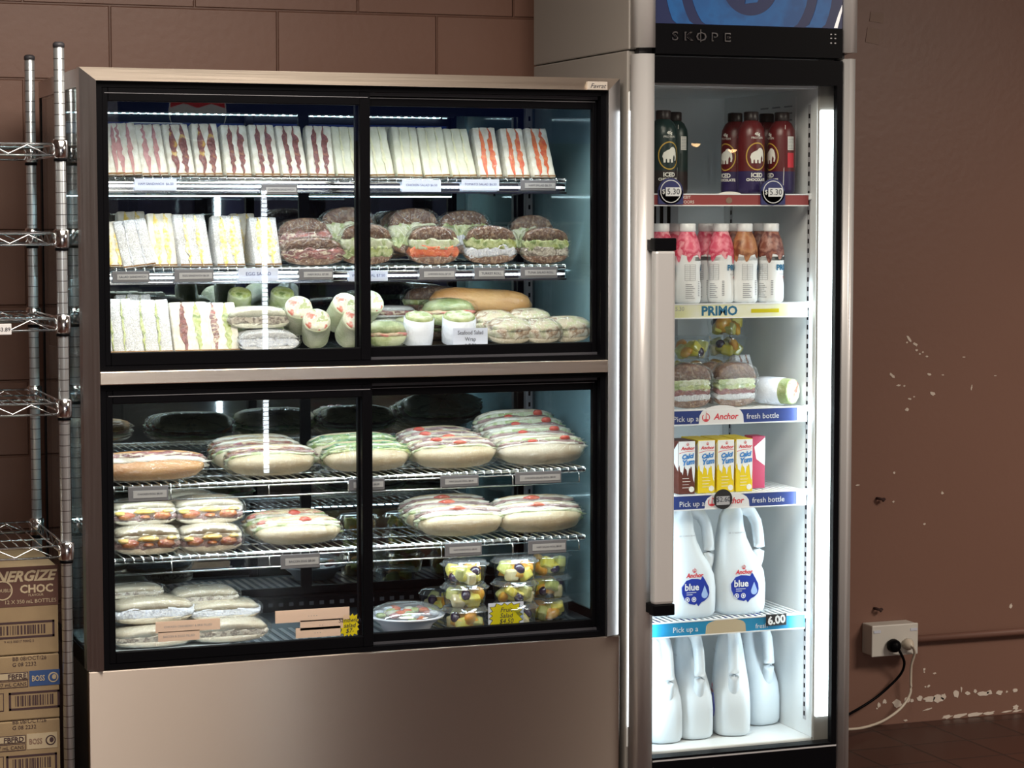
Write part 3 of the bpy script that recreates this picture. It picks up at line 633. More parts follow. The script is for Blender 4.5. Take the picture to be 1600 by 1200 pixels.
for i, s_ in enumerate(['Seafood Salad', 'Wrap', '$ 7.50']): b.text(s_, (a.x+c.x)/2, a.z-.011-.0165*i, .0145, .0848, 'ink', sx=.85)
obj('handwriting', b, t)
# white trays on the bottom deck
for (x0, x1, y0, y1, lb) in ((.02, .37, .08, .235, 'white ribbed plastic tray at the front left of the bottom deck'), (.02, .33, .27, .44, 'white ribbed plastic tray behind the front tray at the left'),):
    b = B(); b.box(x0, x1, y0, y1, FL2, FL2+.004, 'tray_white', .0015)
    for i in range(int((y1-y0)/.008)-1): b.box(x0+.006, x1-.006, y0+.006+i*.008, y0+.009+i*.008, FL2+.004, FL2+.0055, 'tray_white')
    tag(obj('serving_tray', b), lb, 'tray')

# ---------------------------------------------------------------- the drinks fridge
FX0, FX1 = 1.3666, 1.982
fg = thing('drinks_fridge', 'tall silver and white upright glass door drinks fridge with blue header sign', 'fridge', (1.674, .3, 0), fixed=True)
IX0, IX1, IB = 1.415, 1.905, .56
b = B(); b.box(FX0, IX0, 0, .66, .10, 1.985, 'fridge_side', .004); b.box(IX1, FX1-.004, 0, .66, .10, 1.985, 'fridge_side', .004)
obj('outer_case', b.box(IX0, IX1, IB+.01, .66, .10, 1.985, 'fridge_side'), fg)
b = B(); b.box(IX0-.0005, IX0+.003, .004, IB, .2, 1.9, 'white_enamel'); b.box(IX1-.003, IX1+.0005, .004, IB, .2, 1.9, 'white_enamel'); b.box(IX0, IX1, IB-.004, IB+.01, .2, 1.9, 'white_enamel')
b.box(IX0, IX1, .004, IB, .10, .2, 'white_enamel', .004); b.box(IX0, IX1, .004, IB, 1.90, 1.985, 'white_enamel')
obj('inner_liner', b, fg)
for zz in (1.50, 1.21):
    b = B()
    for i in range(14): b.box(1.44+i*.022, 1.45+i*.022, IB-.006, IB-.0035, zz, zz+.10, 'black')
    b.box(1.43, 1.76, IB-.0045, IB-.0042, zz-.01, zz+.11, 'tag_insert'); obj('air_grille', b, fg)
b = B()
for x, y0, y1 in ((IX1-.0045, .035, .05), (IX1-.0045, .50, .515), (IX0+.003, .035, .05)):
    b.box(x, x+.0015, y0, y1, .24, 1.86, 'tag_insert')
    for i in range(64): b.box(x-.0006, x, y0+.004, y1-.004, .25+i*.025, .262+i*.025, 'black')
obj('shelf_upright', b, fg)
b = B()
for x in (IX1-.001,):
    b.box(x, x+.050, .004, .024, .215, 1.885, 'white_enamel', .004); b.box(x+.004, x+.048, -.008, .004, .255, 1.845, 'tube', .004)
obj('light_column', b, fg)
b = B().box(IX0-.046, IX0+.001, -.001, .022, .215, 1.885, 'white_enamel', .004).box(IX0-.042, IX0-.003, -.006, -.001, .27, 1.835, 'tube', .004)
obj('light_column', b, fg)
for x, dx, zc_, ln, pw_ in ((IX1-.02, -.75, .84, 1.12, 1.8), (IX0+.02, .75, .62, .75, 1.2)):
    o = area('fridge_tube_light', (x, .004, zc_), (0, 0, 0), .03, ln, pw_, COOL); o.rotation_mode = 'QUATERNION'; o.rotation_quaternion = Vector((dx, 1, 0)).to_track_quat('-Z', 'Y')
b = B(); b.box(FX0+.02, FX1-.02, .02, .62, 0, .10, 'black'); obj('plinth', b, fg)
b = B()
b.box(IX1-.0045, IX1-.003, .12, .36, 1.70, 1.885, 'paper_white')
for i in range(9):
    for k in range(3): b.box(IX1-.0052, IX1-.0045, .14+k*.07, .19+k*.07-(i*7 % 5)*.004, 1.715+i*.018, 1.719+i*.018, 'print_grey')
obj('notice_sheet', b, fg)
# door
dr = B()
def stile(bb, x0, x1, z0, z1, m='aluminium'):
    rings = []
    prof = [(x0, -.012), (x0+.002, -.040), (x0+.008, -.052), (x0+.018, -.058), ((x0+x1)/2, -.061), (x1-.012, -.060), (x1-.002, -.056), (x1, -.048), (x1, -.012)]
    for z in (z0, z1): rings.append([(x, y, z) for x, y in prof])
    bb.loft(rings, m, True)
stile(dr, FX0+.004, 1.419, .13, 1.974); stile(dr, 1.944, FX1, .125, 1.974)
dr.box(1.419, 1.944, -.055, -.014, 1.905, 1.968, 'black'); dr.box(1.419, 1.944, -.055, -.014, .125, .196, 'black'); dr.box(1.929, 1.944, -.055, -.036, .196, 1.905, 'black')
dr.box(1.419, 1.944, -.0562, -.055, .186, .190, 'tag_insert')
d = obj('fridge_door', dr, fg)
obj('glass_pane', B().box(1.419, 1.929, -.046, -.042, .196, 1.905, 'glass'), d)
obj('door_gasket', B().box(FX0+.008, 1.412, -.013, -.001, .15, 1.95, 'black_matt').box(1.955, FX1-.006, -.013, -.001, .15, 1.95, 'black_matt'), fg)
pa = at(1021, 392, -.10); pb = at(1053.5, 392, -.10); hz1, hz0 = at(1036, 372, -.10).z, at(1038, 961, -.10).z; hx0, hx1 = pa.x, pb.x
h = obj('door_handle', B().box(hx0, hx1, -.112, -.082, hz0+.028, hz1-.030, 'aluminium', .008), fg)
obj('handle_end', B().box(hx0-.001, hx1+.001, -.113, -.081, hz1-.031, hz1, 'black', .003).box(hx0, hx0+.025, -.084, -.058, hz1-.03, hz1-.004, 'black'), h)
obj('handle_end', B().box(hx0-.001, hx1+.001, -.113, -.081, hz0, hz0+.029, 'black', .003).box(hx0, hx0+.025, -.084, -.058, hz0+.004, hz0+.028, 'black'), h)
# header
hd = B(); stile(hd, FX0+.004, 1.421, 1.990, 2.40); stile(hd, 1.944, FX1+.004, 1.990, 2.40); hd.box(FX0, FX1, -.010, .66, 1.987, 2.40, 'fridge_side', .003)
hdo = obj('header', hd, fg)
obj('header_trim', B().box(1.421, 1.944, -.052, -.01, 1.975, 2.050, 'black').box(FX0+.02, FX1-.02, -.03, 0, 1.974, 1.990, 'black_matt'), hdo)
p = at(1094, 57, -.054); b = B()
for i, ch in enumerate('SKOPE'): b.text(ch, p.x-.066+i*.036-.003, p.z, .030, -.0545, 'chrome', sx=1.25, off=.0006, thick=.001)
for i, ch in enumerate('SKOPE'): b.text(ch, p.x-.066+i*.036-.003, p.z, .024, -.0558, 'black', sx=1.1, thick=.0006)
b.box(p.x-.0005, p.x+.0015, -.0565, -.0545, p.z-.014, p.z+.017, 'chrome')
q = at(1302, 60, -.054)
for dx in (-.006, .006):
    for dz in (-.012, .0, .010): b.box(q.x+dx-.002, q.x+dx+.002, -.0545, -.0525, q.z+dz-.0015, q.z+dz+.0015, 'tag_insert')
obj('lettering', b, hdo)
sg = B(); zb, zt = 2.0505, 2.39; Ys = -.050; sg.box(1.4215, 1.9435, Ys, -.012, zb, zt, 'sign_navy')
cpx = at(1172, -25, Ys); kk = .00176
def clip_disc(r0, r1, m, y, n=60):
    for j in range(n):
        a, c = 2*PI*j/n, 2*PI*(j+1)/n; pts = [(r0*math.cos(a), r0*math.sin(a)), (r1*math.cos(a), r1*math.sin(a)), (r1*math.cos(c), r1*math.sin(c)), (r0*math.cos(c), r0*math.sin(c))]
        pts = [(min(max(cpx.x+x*kk, 1.422), 1.943), min(max(cpx.z+z_*kk, zb+.0005), zt-.001)) for x, z_ in pts]
        ar = sum(pts[i][0]*pts[(i+1) % 4][1]-pts[(i+1) % 4][0]*pts[i][1] for i in range(4))
        if abs(ar) > 1e-7:
            q = [pp for i, pp in enumerate(pts) if pp != pts[i-1]]
            if len(q) > 2: sg.poly(q, y-.0006, y, m)
clip_disc(110, 133, 'sign_blue', Ys-.0002); clip_disc(45, 88, 'sign_blue', Ys-.0002)
clip_disc(88, 94, 'sign_blue', Ys-.0002)
sg.poly([(cpx.x-.014, cpx.z-.05), (cpx.x+.02, cpx.z-.045), (cpx.x+.05, cpx.z+.02), (cpx.x+.0, cpx.z+.03)], Ys-.0012, Ys, 'sign_blue')
a_ = at(1303, 38, Ys); sg.poly([(a_.x, zb+.001), (a_.x+.010, zb+.001), (1.9425, zb+.045), (1.9425, zb+.060), (a_.x+.012, zb+.035)], Ys-.0012, Ys, 'sign_white')
obj('sign_panel', sg, hdo)
# fridge shelves with printed front rails
def sail(bb, x, z, s, y, m):
    bb.ring(x, z, s*.82, s, y-.0006, y, m, 20, PI*.75, PI*2.45); bb.poly([(x-.1*s, z-.35*s), (x+.05*s, z+1.5*s), (x+.1*s, z-.35*s)], y-.0006, y, m)
    bb.poly([(x-.6*s, z-.4*s), (x+.6*s, z-.4*s), (x+.3*s, z-.75*s), (x-.3*s, z-.75*s)], y-.0006, y, m)
def fshelf(z0, z1, kind):
    b = B(); y0, y1 = .032, .50; zs = z1-.003; n = 27
    for i in range(n+1): b.rod((IX0+.012+i*(IX1-IX0-.024)/n, y0, zs), (IX0+.012+i*(IX1-IX0-.024)/n, y1, zs), .0022, 'white_wire', 5)
    for y in (y0, .15, .27, .39, y1): b.rod((IX0+.006, y, zs-.004), (IX1-.006, y, zs-.004), .0028, 'white_wire', 6)
    b.box(IX1-.014, IX1-.003, .028, .044, zs-.010, zs+.006, 'white_plastic', .002)
    s = obj('wire_shelf', b, fg)
    X0, X1 = IX0+.004, IX1-.014; Y = .026; zm = (z0+z1)/2; h = z1-z0
    b = B(); b.box(X0, X1, Y, Y+.004, z0, z1, {'r': 'rail_red', 'p': 'rail_yellow', 'a': 'rail_navy', 'b': 'rail_navy', 'c': 'rail_cyan'}[kind]); b.box(X0, X1, Y-.002, Y+.005, z0-.003, z0, 'white_plastic'); b.box(X0, X1, Y-.0015, Y+.005, z1-.0015, z1+.0015, 'white_plastic')
    U = lambda u, v: at(u, v, Y)
    if kind == 'r':
        p = U(1140, 300); b.disc(p.x, z1-.001, .034, .008, Y-.0012, Y-.0002, 'cream_print', 20, 0, PI)
        p = U(1139, 309); b.disc(p.x, zm-.002, .009, .008, Y-.001, Y, 'tape', 14)
        p = U(1073, 313); b.text('KEIT', p.x, zm+.006, .011, Y, 'cream_print'); b.text('DOORS', p.x+.002, zm-.006, .011, Y, 'cream_print')
    if kind == 'p':
        p = U(1124, 487); b.text('PRIMO', p.x, zm, .033, Y, 'teal_print', off=.0012, sx=1.05)
        p = U(1062, 483); b.text('5.30', p.x, zm+.006, .015, Y, 'print_grey'); b.box(1.868, 1.884, Y-.0006, Y, z0+.006, z1-.006, 'print_grey')
        p = U(1190, 484); b.box(p.x-.03, p.x+.05, Y-.0004, Y, zm-.007, zm+.003, 'star_yellow')
    if kind in 'ab':
        p = U(1127 if kind == 'a' else 1136, 648 if kind == 'a' else 782); w = .064; e = z1+(.011 if kind == 'a' else .004)
        pts = [(p.x-w, z0)]+[(p.x-w*math.cos(PI*i/12), z0+(e-z0)*math.sin(PI*i/12)**.6) for i in range(1, 12)]+[(p.x+w, z0)]; b.poly(pts, Y-.0012, Y-.0002, 'paper_white')
        sail(b, p.x-.044, zm-.002, .011, Y-.0012, 'red_print'); b.text('Anchor', p.x+.012, zm, .022, Y-.0012, 'red_print', shear=.25, off=.0005)
        b.text('fresh bottle', p.x+w+.055, zm-.002, .020, Y, 'paper_white'); b.text('Pick up a', p.x-w-.036, zm-.004, .020, Y, 'paper_white')
        b.box(X1-.028, X1, Y-.001, Y, z0+.001, z1-.001, 'white_plastic')
    if kind == 'c':
        p = U(1134, 970); w = .058; pts = [(p.x-w, z0)]+[(p.x-w*math.cos(PI*i/12), z0+(z1-z0)*math.sin(PI*i/12)**.4) for i in range(1, 12)]+[(p.x+w, z0)]; b.poly(pts, Y-.0012, Y-.0002, 'card_cream')
        q = U(1071, 980); b.text('Pick up a', q.x, zm-.002, .020, Y, 'paper_white'); q = U(1190, 970); b.text('fresh', q.x, zm-.006, .018, Y, 'paper_white')
    rr = obj('price_rail', b, s)
    return s
FS = [(1.600, 1.627, 'r'), (1.312, 1.346, 'p'), (1.038, 1.074, 'a'), (.818, .854, 'b'), (.490, .526, 'c')]
fsh = [fshelf(*a) for a in FS]
def rail_tag(name, label, u, v, r, kind, txt):
    p = at(u, v, .020); t = thing(name, label, 'price tag', (p.x, .02, p.z-r), fixed=True)
    if kind == 'round':
        obj('disc', B().box(p.x-r, p.x+r*1.02, .0195, .0255, p.z-r*.95, p.z+.003, 'price_navy').disc(p.x, p.z, r, r, .0195, .0255, 'price_navy'), t)
        obj('ring', B().ring(p.x, p.z, r*.80, r*.86, .0187, .0193, 'paper_white'), t)
        obj('price_window', B().box(p.x-r*.42, p.x+r*.80, .0182, .0192, p.z-r*.36, p.z+r*.30, 'paper_white', .001).text(txt, p.x+r*.2, p.z, r*.62, .0181, 'ink').text('$', p.x-r*.6, p.z, r*.5, .0190, 'paper_white'), t)
    elif kind == 'dot':
        obj('disc', B().disc(p.x, p.z, r, r, .0195, .0225, 'black_matt').box(p.x-r*.75, p.x+r*.7, .0187, .0193, p.z-r*.55, p.z+r*.3, 'tag_insert').text(txt, p.x, p.z, r*.7, .0186, 'ink'), t)
    else:
        obj('card', B().box(p.x-r*1.15, p.x+r*1.15, .0195, .0225, p.z-r*.62, p.z+r*.55, 'black_matt', .002), t); obj('lettering', B().text(txt, p.x, p.z, r*1.15, .0193, 'paper_white', off=.0012, rot=.08), t)
rail_tag('price_tag', 'navy round price tag reading 5.30 below the green drink bottle', 1048, 299, .034, 'round', '5.30')
rail_tag('price_tag', 'navy round price tag reading 5.30 below the dark red drink bottles', 1208, 300, .034, 'round', '5.30')
rail_tag('price_tag', 'small black round $2.60 tag clipped over the second navy shelf rail', 1130, 780, .026, 'dot', '$2.60')
rail_tag('price_tag', 'black tag reading 6.00 clipped on the bright blue shelf rail', 1213, 968, .026, 'card', '6.00')

# ---------------------------------------------------------------- wire shelving unit at the left
m, t_, b_ = new_mat('post_chrome'); S(b_, 'Metallic', .75); S(b_, 'Base Color', (.62, .66, .68, 1)); S(b_, 'Roughness', .3)
tc = t_.nodes.new('ShaderNodeTexCoord'); sx_ = t_.nodes.new('ShaderNodeSeparateXYZ'); t_.links.new(tc.outputs['Object'], sx_.inputs[0])
m1 = t_.nodes.new('ShaderNodeMath'); m1.operation = 'MODULO'; m1.inputs[1].default_value = .0254; t_.links.new(sx_.outputs[2], m1.inputs[0])
m2 = t_.nodes.new('ShaderNodeMath'); m2.operation = 'LESS_THAN'; m2.inputs[1].default_value = .0018; t_.links.new(m1.outputs[0], m2.inputs[0])
m3 = t_.nodes.new('ShaderNodeMix'); m3.data_type = 'RGBA'; m3.inputs['A'].default_value = (.66, .72, .76, 1); m3.inputs['B'].default_value = (.16, .17, .18, 1); t_.links.new(m2.outputs[0], m3.inputs['Factor']); t_.links.new(m3.outputs['Result'], b_.inputs['Base Color'])
wr = thing('wire_shelving_unit', 'chrome wire shelving unit standing left of the display cabinet over stacked cartons', 'shelving', (-.5, .22, 0), fixed=True)
PX = (-.952, -.046); PY = (0., .45)
for x in PX:
    for y in PY:
        b = B(); b.lathe([(.0125, .02), (.0125, 1.965), (.011, 1.968)], 'post_chrome', 20, (x, y)); b.lathe([(.0135, 1.958), (.0135, 1.966), (.009, 1.970)], 'dark_grey', 16, (x, y)); b.lathe([(.018, 0), (.018, .012), (.009, .022)], 'dark_grey', 16, (x, y))
        obj('post', b, wr)
for z in (1.738, 1.533, 1.336, 1.141, .808):
    b = B(); x0, x1 = PX[0]+.015, PX[1]-.015; zb = z-.026
    for y in (0., .45):
        b.rod((x0, y, z), (x1, y, z), .0026, 'wire_chrome', 8); b.rod((x0, y, zb), (x1, y, zb), .0026, 'wire_chrome', 8)
        n = 20; b.tube([(x0+.012+(x1-x0-.03)*i/n, y, (zb+.003) if i % 2 == 0 else (z-.003)) for i in range(n+1)], .0018, 'wire_chrome', 6)
    for x in (PX[0], PX[1]):
        b.rod((x, .015, z), (x, .435, z), .0026, 'wire_chrome', 8); b.rod((x, .015, zb), (x, .435, zb), .0026, 'wire_chrome', 8)
        n = 10; b.tube([(x, .02+.41*i/n, (zb+.003) if i % 2 == 0 else (z-.003)) for i in range(n+1)], .0018, 'wire_chrome', 6)
    for i in range(33): b.rod((x0+(x1-x0)*(i+.5)/33, 0, z+.001), (x0+(x1-x0)*(i+.5)/33, .45, z+.001), .0016, 'wire_chrome', 5)
    for y in (.15, .30): b.rod((x0, y, z-.003), (x1, y, z-.003), .0022, 'wire_chrome', 6)
    for x in PX:
        for y in PY: b.lathe([(.015, z-.034), (.0175, z-.030), (.0185, z+.006), (.014, z+.010)], 'chrome', 18, (x, y)); b.lathe([(.0155, z-.040), (.0155, z-.033)], 'black', 16, (x, y))
    s = obj('wire_shelf', b, wr)
    if abs(z-1.336) < .01:
        a = at(0, 506, -.006); c = at(18, 523, -.006)
        obj('price_tag', B().box(a.x-.05, c.x, -.008, -.005, c.z, a.z, 'paper_white', .004).text('$3.89', (a.x+c.x)/2-.004, (a.z+c.z)/2, .013, -.0085, 'ink'), s)

# cartons
def carton(name, label, x0, x1, y0, y1, z0, z1, mat='cardboard'):
    t = thing(name, label, 'box', ((x0+x1)/2, (y0+y1)/2, z0), fixed=True)
    b = B(); b.box(x0, x1, y0, y1, z0+.001, z1-.001, mat, .003); b.box((x0+x1)/2-.025, (x0+x1)/2+.025, y0+.002, y1-.002, z1-.0012, z1-.0004, 'tape'); obj('carton_body', b, t); return t
def barcode(bb, x0, x1, z0, z1, Y, seed=1, m='card_print'):
    bb.box(x0, x1, Y-.0006, Y, z0, z0+.005, m); bb.box(x0, x1, Y-.0006, Y, z1-.005, z1, m); bb.box(x0, x0+.005, Y-.0006, Y, z0, z1, m); bb.box(x1-.005, x1, Y-.0006, Y, z0, z1, m)
    rr = random.Random(seed); x = x0+.015
    while x < x1-.018:
        w = rr.choice((.0012, .0012, .0025, .004)); bb.box(x, x+w, Y-.0006, Y, z0+.009, z1-.009, m); x += w+rr.choice((.0015, .003, .004))
Yc = .03; CXR = -.062
c1 = carton('cardboard_box', 'brown and kraft cardboard carton printed CHOC 12 x 350 mL bottles, topmost of its stack', -.46, CXR, Yc, .33, .552, .758)
b = B(); zt, zb2 = at(60, 884, Yc).z, at(60, 946, Yc).z
b.box(-.459, CXR+.0005, Yc-.0008, Yc, zb2, zt, 'card_brown')
p = at(83, 905, Yc)
b.text('ENERGIZE', at(84, 905, Yc).x, at(50, 899, Yc).z, .034, Yc-.0008, 'card_cream', align='RIGHT', shear=.35, off=.0012)
b.text('CHOC', at(57, 919, Yc).x, at(57, 919, Yc).z, .026, Yc-.0008, 'card_cream', off=.0008); b.text('FLAVOUR', at(56, 929, Yc).x, at(57, 929, Yc).z, .008, Yc-.0008, 'card_cream')
b.text('12 X 350 mL BOTTLES', at(88, 939, Yc).x, at(57, 938.5, Yc).z, .0125, Yc-.0008, 'card_cream', align='RIGHT')
q = at(4, 923, Yc); b.ring(q.x, q.z, .020, .023, Yc-.0015, Yc-.0008, 'card_cream'); b.text('DOUBLE', q.x, q.z, .011, Yc-.0008, 'card_cream')
obj('printing', b, c1)
b = B(); a = at(-40, 1010, Yc); c = at(85, 968, Yc); a.z = at(85, 994, Yc).z; barcode(b, a.x, c.x, a.z, c.z, Yc, 3); b.text('9 415 00017 90042 5', at(30, 1002, Yc).x, at(30, 1002, Yc).z, .008, Yc, 'card_print')
obj('barcode', b, c1)
def boss(name, label, z0, z1, code, u0, blue, bb_):
    t = carton(name, label, -.46, CXR, Yc, .33, z0, z1)
    b = B(); U = lambda u, v: Vector((at(u, v, Yc).x, 0, at(93, v, Yc).z)); d = bb_
    b.text('BB 08/OCT/26', U(46, 1025+d).x, U(46, 1025+d).z, .013, Yc, 'card_print'); b.text('G 08 2232', U(38, 1035+d).x, U(40, 1034+d).z, .013, Yc, 'card_print')
    a, c = U(-60, 1058+d), U(44-(4 if not blue else 0), 1046+d); b.box(a.x, c.x, Yc-.0005, Yc, a.z, c.z, 'card_print'); b.box(a.x+.002, c.x-.002, Yc-.0009, Yc-.0005, a.z+.002, c.z-.002, 'card_cream'); b.text(code, c.x-.004, (a.z+c.z)/2, .0165, Yc-.0009, 'card_print', align='RIGHT', off=.0004)
    a, c = U(-60, 1070+d), U(44-(4 if not blue else 0), 1059+d); b.box(a.x, c.x, Yc-.0005, Yc, a.z, c.z, 'card_print'); b.box(a.x+.002, c.x-.002, Yc-.0009, Yc-.0005, a.z+.002, c.z-.002, 'cardboard'); b.text('24 x 237 mL CANS', c.x-.004, (a.z+c.z)/2, .012, Yc-.0009, 'card_print', align='RIGHT')
    obj('printing', b, t)
    b = B(); a, c = U(46-(4 if not blue else 0), 1069+d), U(93-(4 if not blue else 0), 1045+d); b.box(a.x, c.x, Yc-.0008, Yc, a.z, c.z, 'boss_blue' if blue else 'card_cream')
    m_ = 'card_cream' if blue else 'card_print'; b.text('BOSS', a.x+.0205, (a.z+c.z)/2, .0185, Yc-.0008, m_ if blue else 'tape', off=.0004, sx=.72)
    b.disc(c.x-.015, (a.z+c.z)/2, .012, .012, Yc-.0013, Yc-.0008, m_); b.disc(c.x-.015, (a.z+c.z)/2, .009, .009, Yc-.0018, Yc-.0013, 'boss_blue' if blue else 'card_cream'); b.disc(c.x-.013, (a.z+c.z)/2+.001, .005, .006, Yc-.0023, Yc-.0018, m_)
    obj('logo_panel', b, t)
    b = B(); a, c = U(14-(4 if not blue else 0), 1105+d), U(93-(4 if not blue else 0), 1077+d); barcode(b, a.x, c.x, a.z, c.z, Yc, 5+len(code)); a2 = U(-2, 1104+d); b.box(a2.x-.02, a2.x+.012, Yc-.0005, Yc, a.z, c.z, 'card_print'); b.box(a2.x-.018, a2.x+.010, Yc-.001, Yc-.0005, a.z+.002, c.z-.002, 'cardboard')
    obj('barcode', b, t); return t
boss('cardboard_box', 'cardboard carton of cans printed FBFRE with a blue logo panel, second in the stack', .398, .552, 'FBFRE', 0, True, 0)
boss('cardboard_box', 'cardboard carton of cans printed FBFRD with a cream logo panel, third in the stack', .244, .398, 'FBFRD', 0, False, 98)
carton('cardboard_box', 'plain cardboard carton on the floor under the FBFRD carton', -.46, CXR, Yc, .33, 0, .244)

# ---------------------------------------------------------------- across the room, seen only mirrored in the glass
dc = thing('drinks_cooler', 'wide blue drinks cooler across the room, seen only as a reflection', 'cooler', (2.9, -7.6, 0), fixed=True)
b = B(); b.box(1.45, 4.3, -8.1, -7.32, .0, 2.0, 'black'); b.box(1.45, 4.3, -8.1, -7.28, 2.0, 2.42, 'cooler_blue', .02); obj('cooler_body', b, dc)
b = B(); b.box(1.46, 2.55, -7.30, -7.268, .02, 1.0, 'tone_panel_grey'); b.box(2.55, 3.25, -7.30, -7.268, .02, 1.0, 'dark_grey'); b.box(3.25, 4.29, -7.30, -7.268, .02, 1.0, 'room_wall'); obj('added_tone_panel', b, dc)  # added panels, toned only for what the steel and mirror reflect
for i in range(4):
    x0 = 1.5+i*.7; b = B(); b.box(x0, x0+.05, -7.32, -7.27, .15, 1.95, 'black'); b.box(x0+.63, x0+.68, -7.32, -7.27, .15, 1.95, 'black'); b.box(x0+.05, x0+.63, -7.315, -7.31, .15, 1.95, 'price_navy')
    for k in range(4): b.box(x0+.05, x0+.63, -7.31, -7.30, .5+k*.34, .515+k*.34, 'tag_insert')
    obj('cooler_door', b, dc)
b = B()
for i in range(64): b.box(2.246, 2.274, -7.262, -7.25, .12+i*.025, .139+i*.025, 'led_far')
b.box(2.24, 2.28, -7.27, -7.262, .1, 1.73, 'tag_insert'); obj('led_strip', b, dc)
b = B()
zc_, xc_, R_ = 2.15, 1.89, .155; y_ = -7.276
b.disc(xc_, zc_, R_*1.06, R_*1.06, y_, y_+.004, 'cooler_white', 32)
b.poly([(xc_+R_*math.cos(PI*i/14), zc_+.02+(R_-.02)*math.sin(PI*i/14)) for i in range(15)]+[(xc_-R_*.5, zc_+.045), (xc_, zc_+.02), (xc_+R_*.5, zc_+.045)], y_+.004, y_+.007, 'cooler_red')
b.poly([(xc_+R_*math.cos(-PI*i/14), zc_-.02-(R_-.02)*math.sin(PI*i/14)) for i in range(15)], y_+.004, y_+.007, 'cooler_blue')
obj('roundel', b, dc)
for i, (x, y, z) in enumerate(((5.72, -9.1, 2.06), (5.95, -9.0, 2.02))):
    t = thing('pendant_lamp', ('warm pendant lamp at the front of the room, the left one of two' if i == 0 else 'warm pendant lamp at the front of the room, the right one of two'), 'lamp', (x, y, z), fixed=True)
    obj('lamp_shade', B().lathe([(.03, z+.12), (.045, z+.10), (.10, z+.0), (.096, z), (.04, z+.09)], 'black', 24, (x, y), cap=False), t)
    obj('bulb', B().ell((x, y, z+.03), (.04, .04, .05), 'pendant_glow'), t); obj('cord', B().rod((x, y, z+.1), (x, y, RH), .004, 'black'), t)

# ---------------------------------------------------------------- food in the display cabinet
def wavy(seed, t, a): return a*noise.noise(Vector((t*7.3, seed*1.7, .5)))
def wedge_section(H, L, n=20):
    """side outline (y, z) of a triangular sandwich half: the cut face first, bottom to top"""
    cut = [(.0+.54*L*t, H*t) for t in [i/n for i in range(n+1)]]
    return cut, [(L*.80, H*.97), (L*1.02, H*.12), (L, 0)]
def make_sandwich(fill, bread, W=.064, H=.126, L=.115, seed=1, amt=1., bw=None):
    """club sandwich half: three slices and two fillings, cut face to the front"""
    root = thing('sandwich', 'x', 'sandwich')
    cut, back = wedge_section(H, L); n = len(cut); rr = random.Random(seed)
    fx = [-W*.19, W*.19]; edges = [-W/2, fx[0], fx[1], W/2]
    for k in range(3):
        b = B(); xa, xb = edges[k]+.0003, edges[k+1]-.0003; rings = []
        for f, ins in ((0, .0016), (.1, 0), (.5, -.0006), (.9, 0), (1, .0016)):
            x = xa+(xb-xa)*f
            ring = [(x, y+ins+wavy(seed+k, z*9+f, .0014), min(z, H-ins)+wavy(seed+k+3, f*3+y*20, .0015)*(z > .01)) for y, z in cut]+[(x, y-ins, z-ins*(z > .01)) for y, z in back]
            rings.append(ring)
        b.loft(rings, bread); obj('bread_slice', b, root)
    for k in range(2):
        b = B(); f = fill[k] if isinstance(fill, (list, tuple)) else fill; w = []
        for i in range(n):
            t = i/(n-1); env = max(0., math.sin(PI*min(1, max(0, (t-.03)/.94))))**.55
            w.append(max(.0004, amt*.0060*env*(.55+1.5*abs(noise.noise(Vector((t*5, seed*2.3+k, 1))))+.5*rr.random())))
        dx = [wavy(seed*3+k, i*.22, .0055) for i in range(n)]
        A = [(fx[k]+dx[i]-w[i], y-.0012-.0012*rr.random(), z) for i, (y, z) in enumerate(cut)]+[(fx[k]-.002, y-.008, max(.004, z-.008)) for y, z in back]
        C = [(fx[k]+dx[i]+w[i], y-.0012-.0012*rr.random(), z) for i, (y, z) in enumerate(cut)]+[(fx[k]+.002, y-.008, max(.004, z-.008)) for y, z in back]
        b.loft([A, C], f, False); obj('filling', b, root)
    b = B(); b.add([(-W/2+.001, .002, -.0005), (W/2-.001, .002, -.0005), (W/2-.001, L-.002, -.0005), (-W/2+.001, L-.002, -.0005), (-W/2+.001, -.001, .006), (W/2-.001, -.001, .006), (W/2-.001, L-.002, .005), (-W/2+.001, L-.002, .005)], [(0, 3, 2, 1), (4, 5, 6, 7), (0, 1, 5, 4), (1, 2, 6, 5), (2, 3, 7, 6), (3, 0, 4, 7)], 'bread_crust')
    obj('crust', b, root)
    return root
def place(o, u, Y, Z, label, rz=0., group=None, s=None, tilt=None):
    o.location = (atx(u, Y, Z), Y, Z); o.rotation_euler = ((tilt[0], tilt[1], rz) if tilt else (0, 0, rz)); o['label'] = label
    if group: o['group'] = group
    if s: o.scale = s
    return o
S0 = SH1+.0035
first = 'triangle sandwiches standing on the top rack'
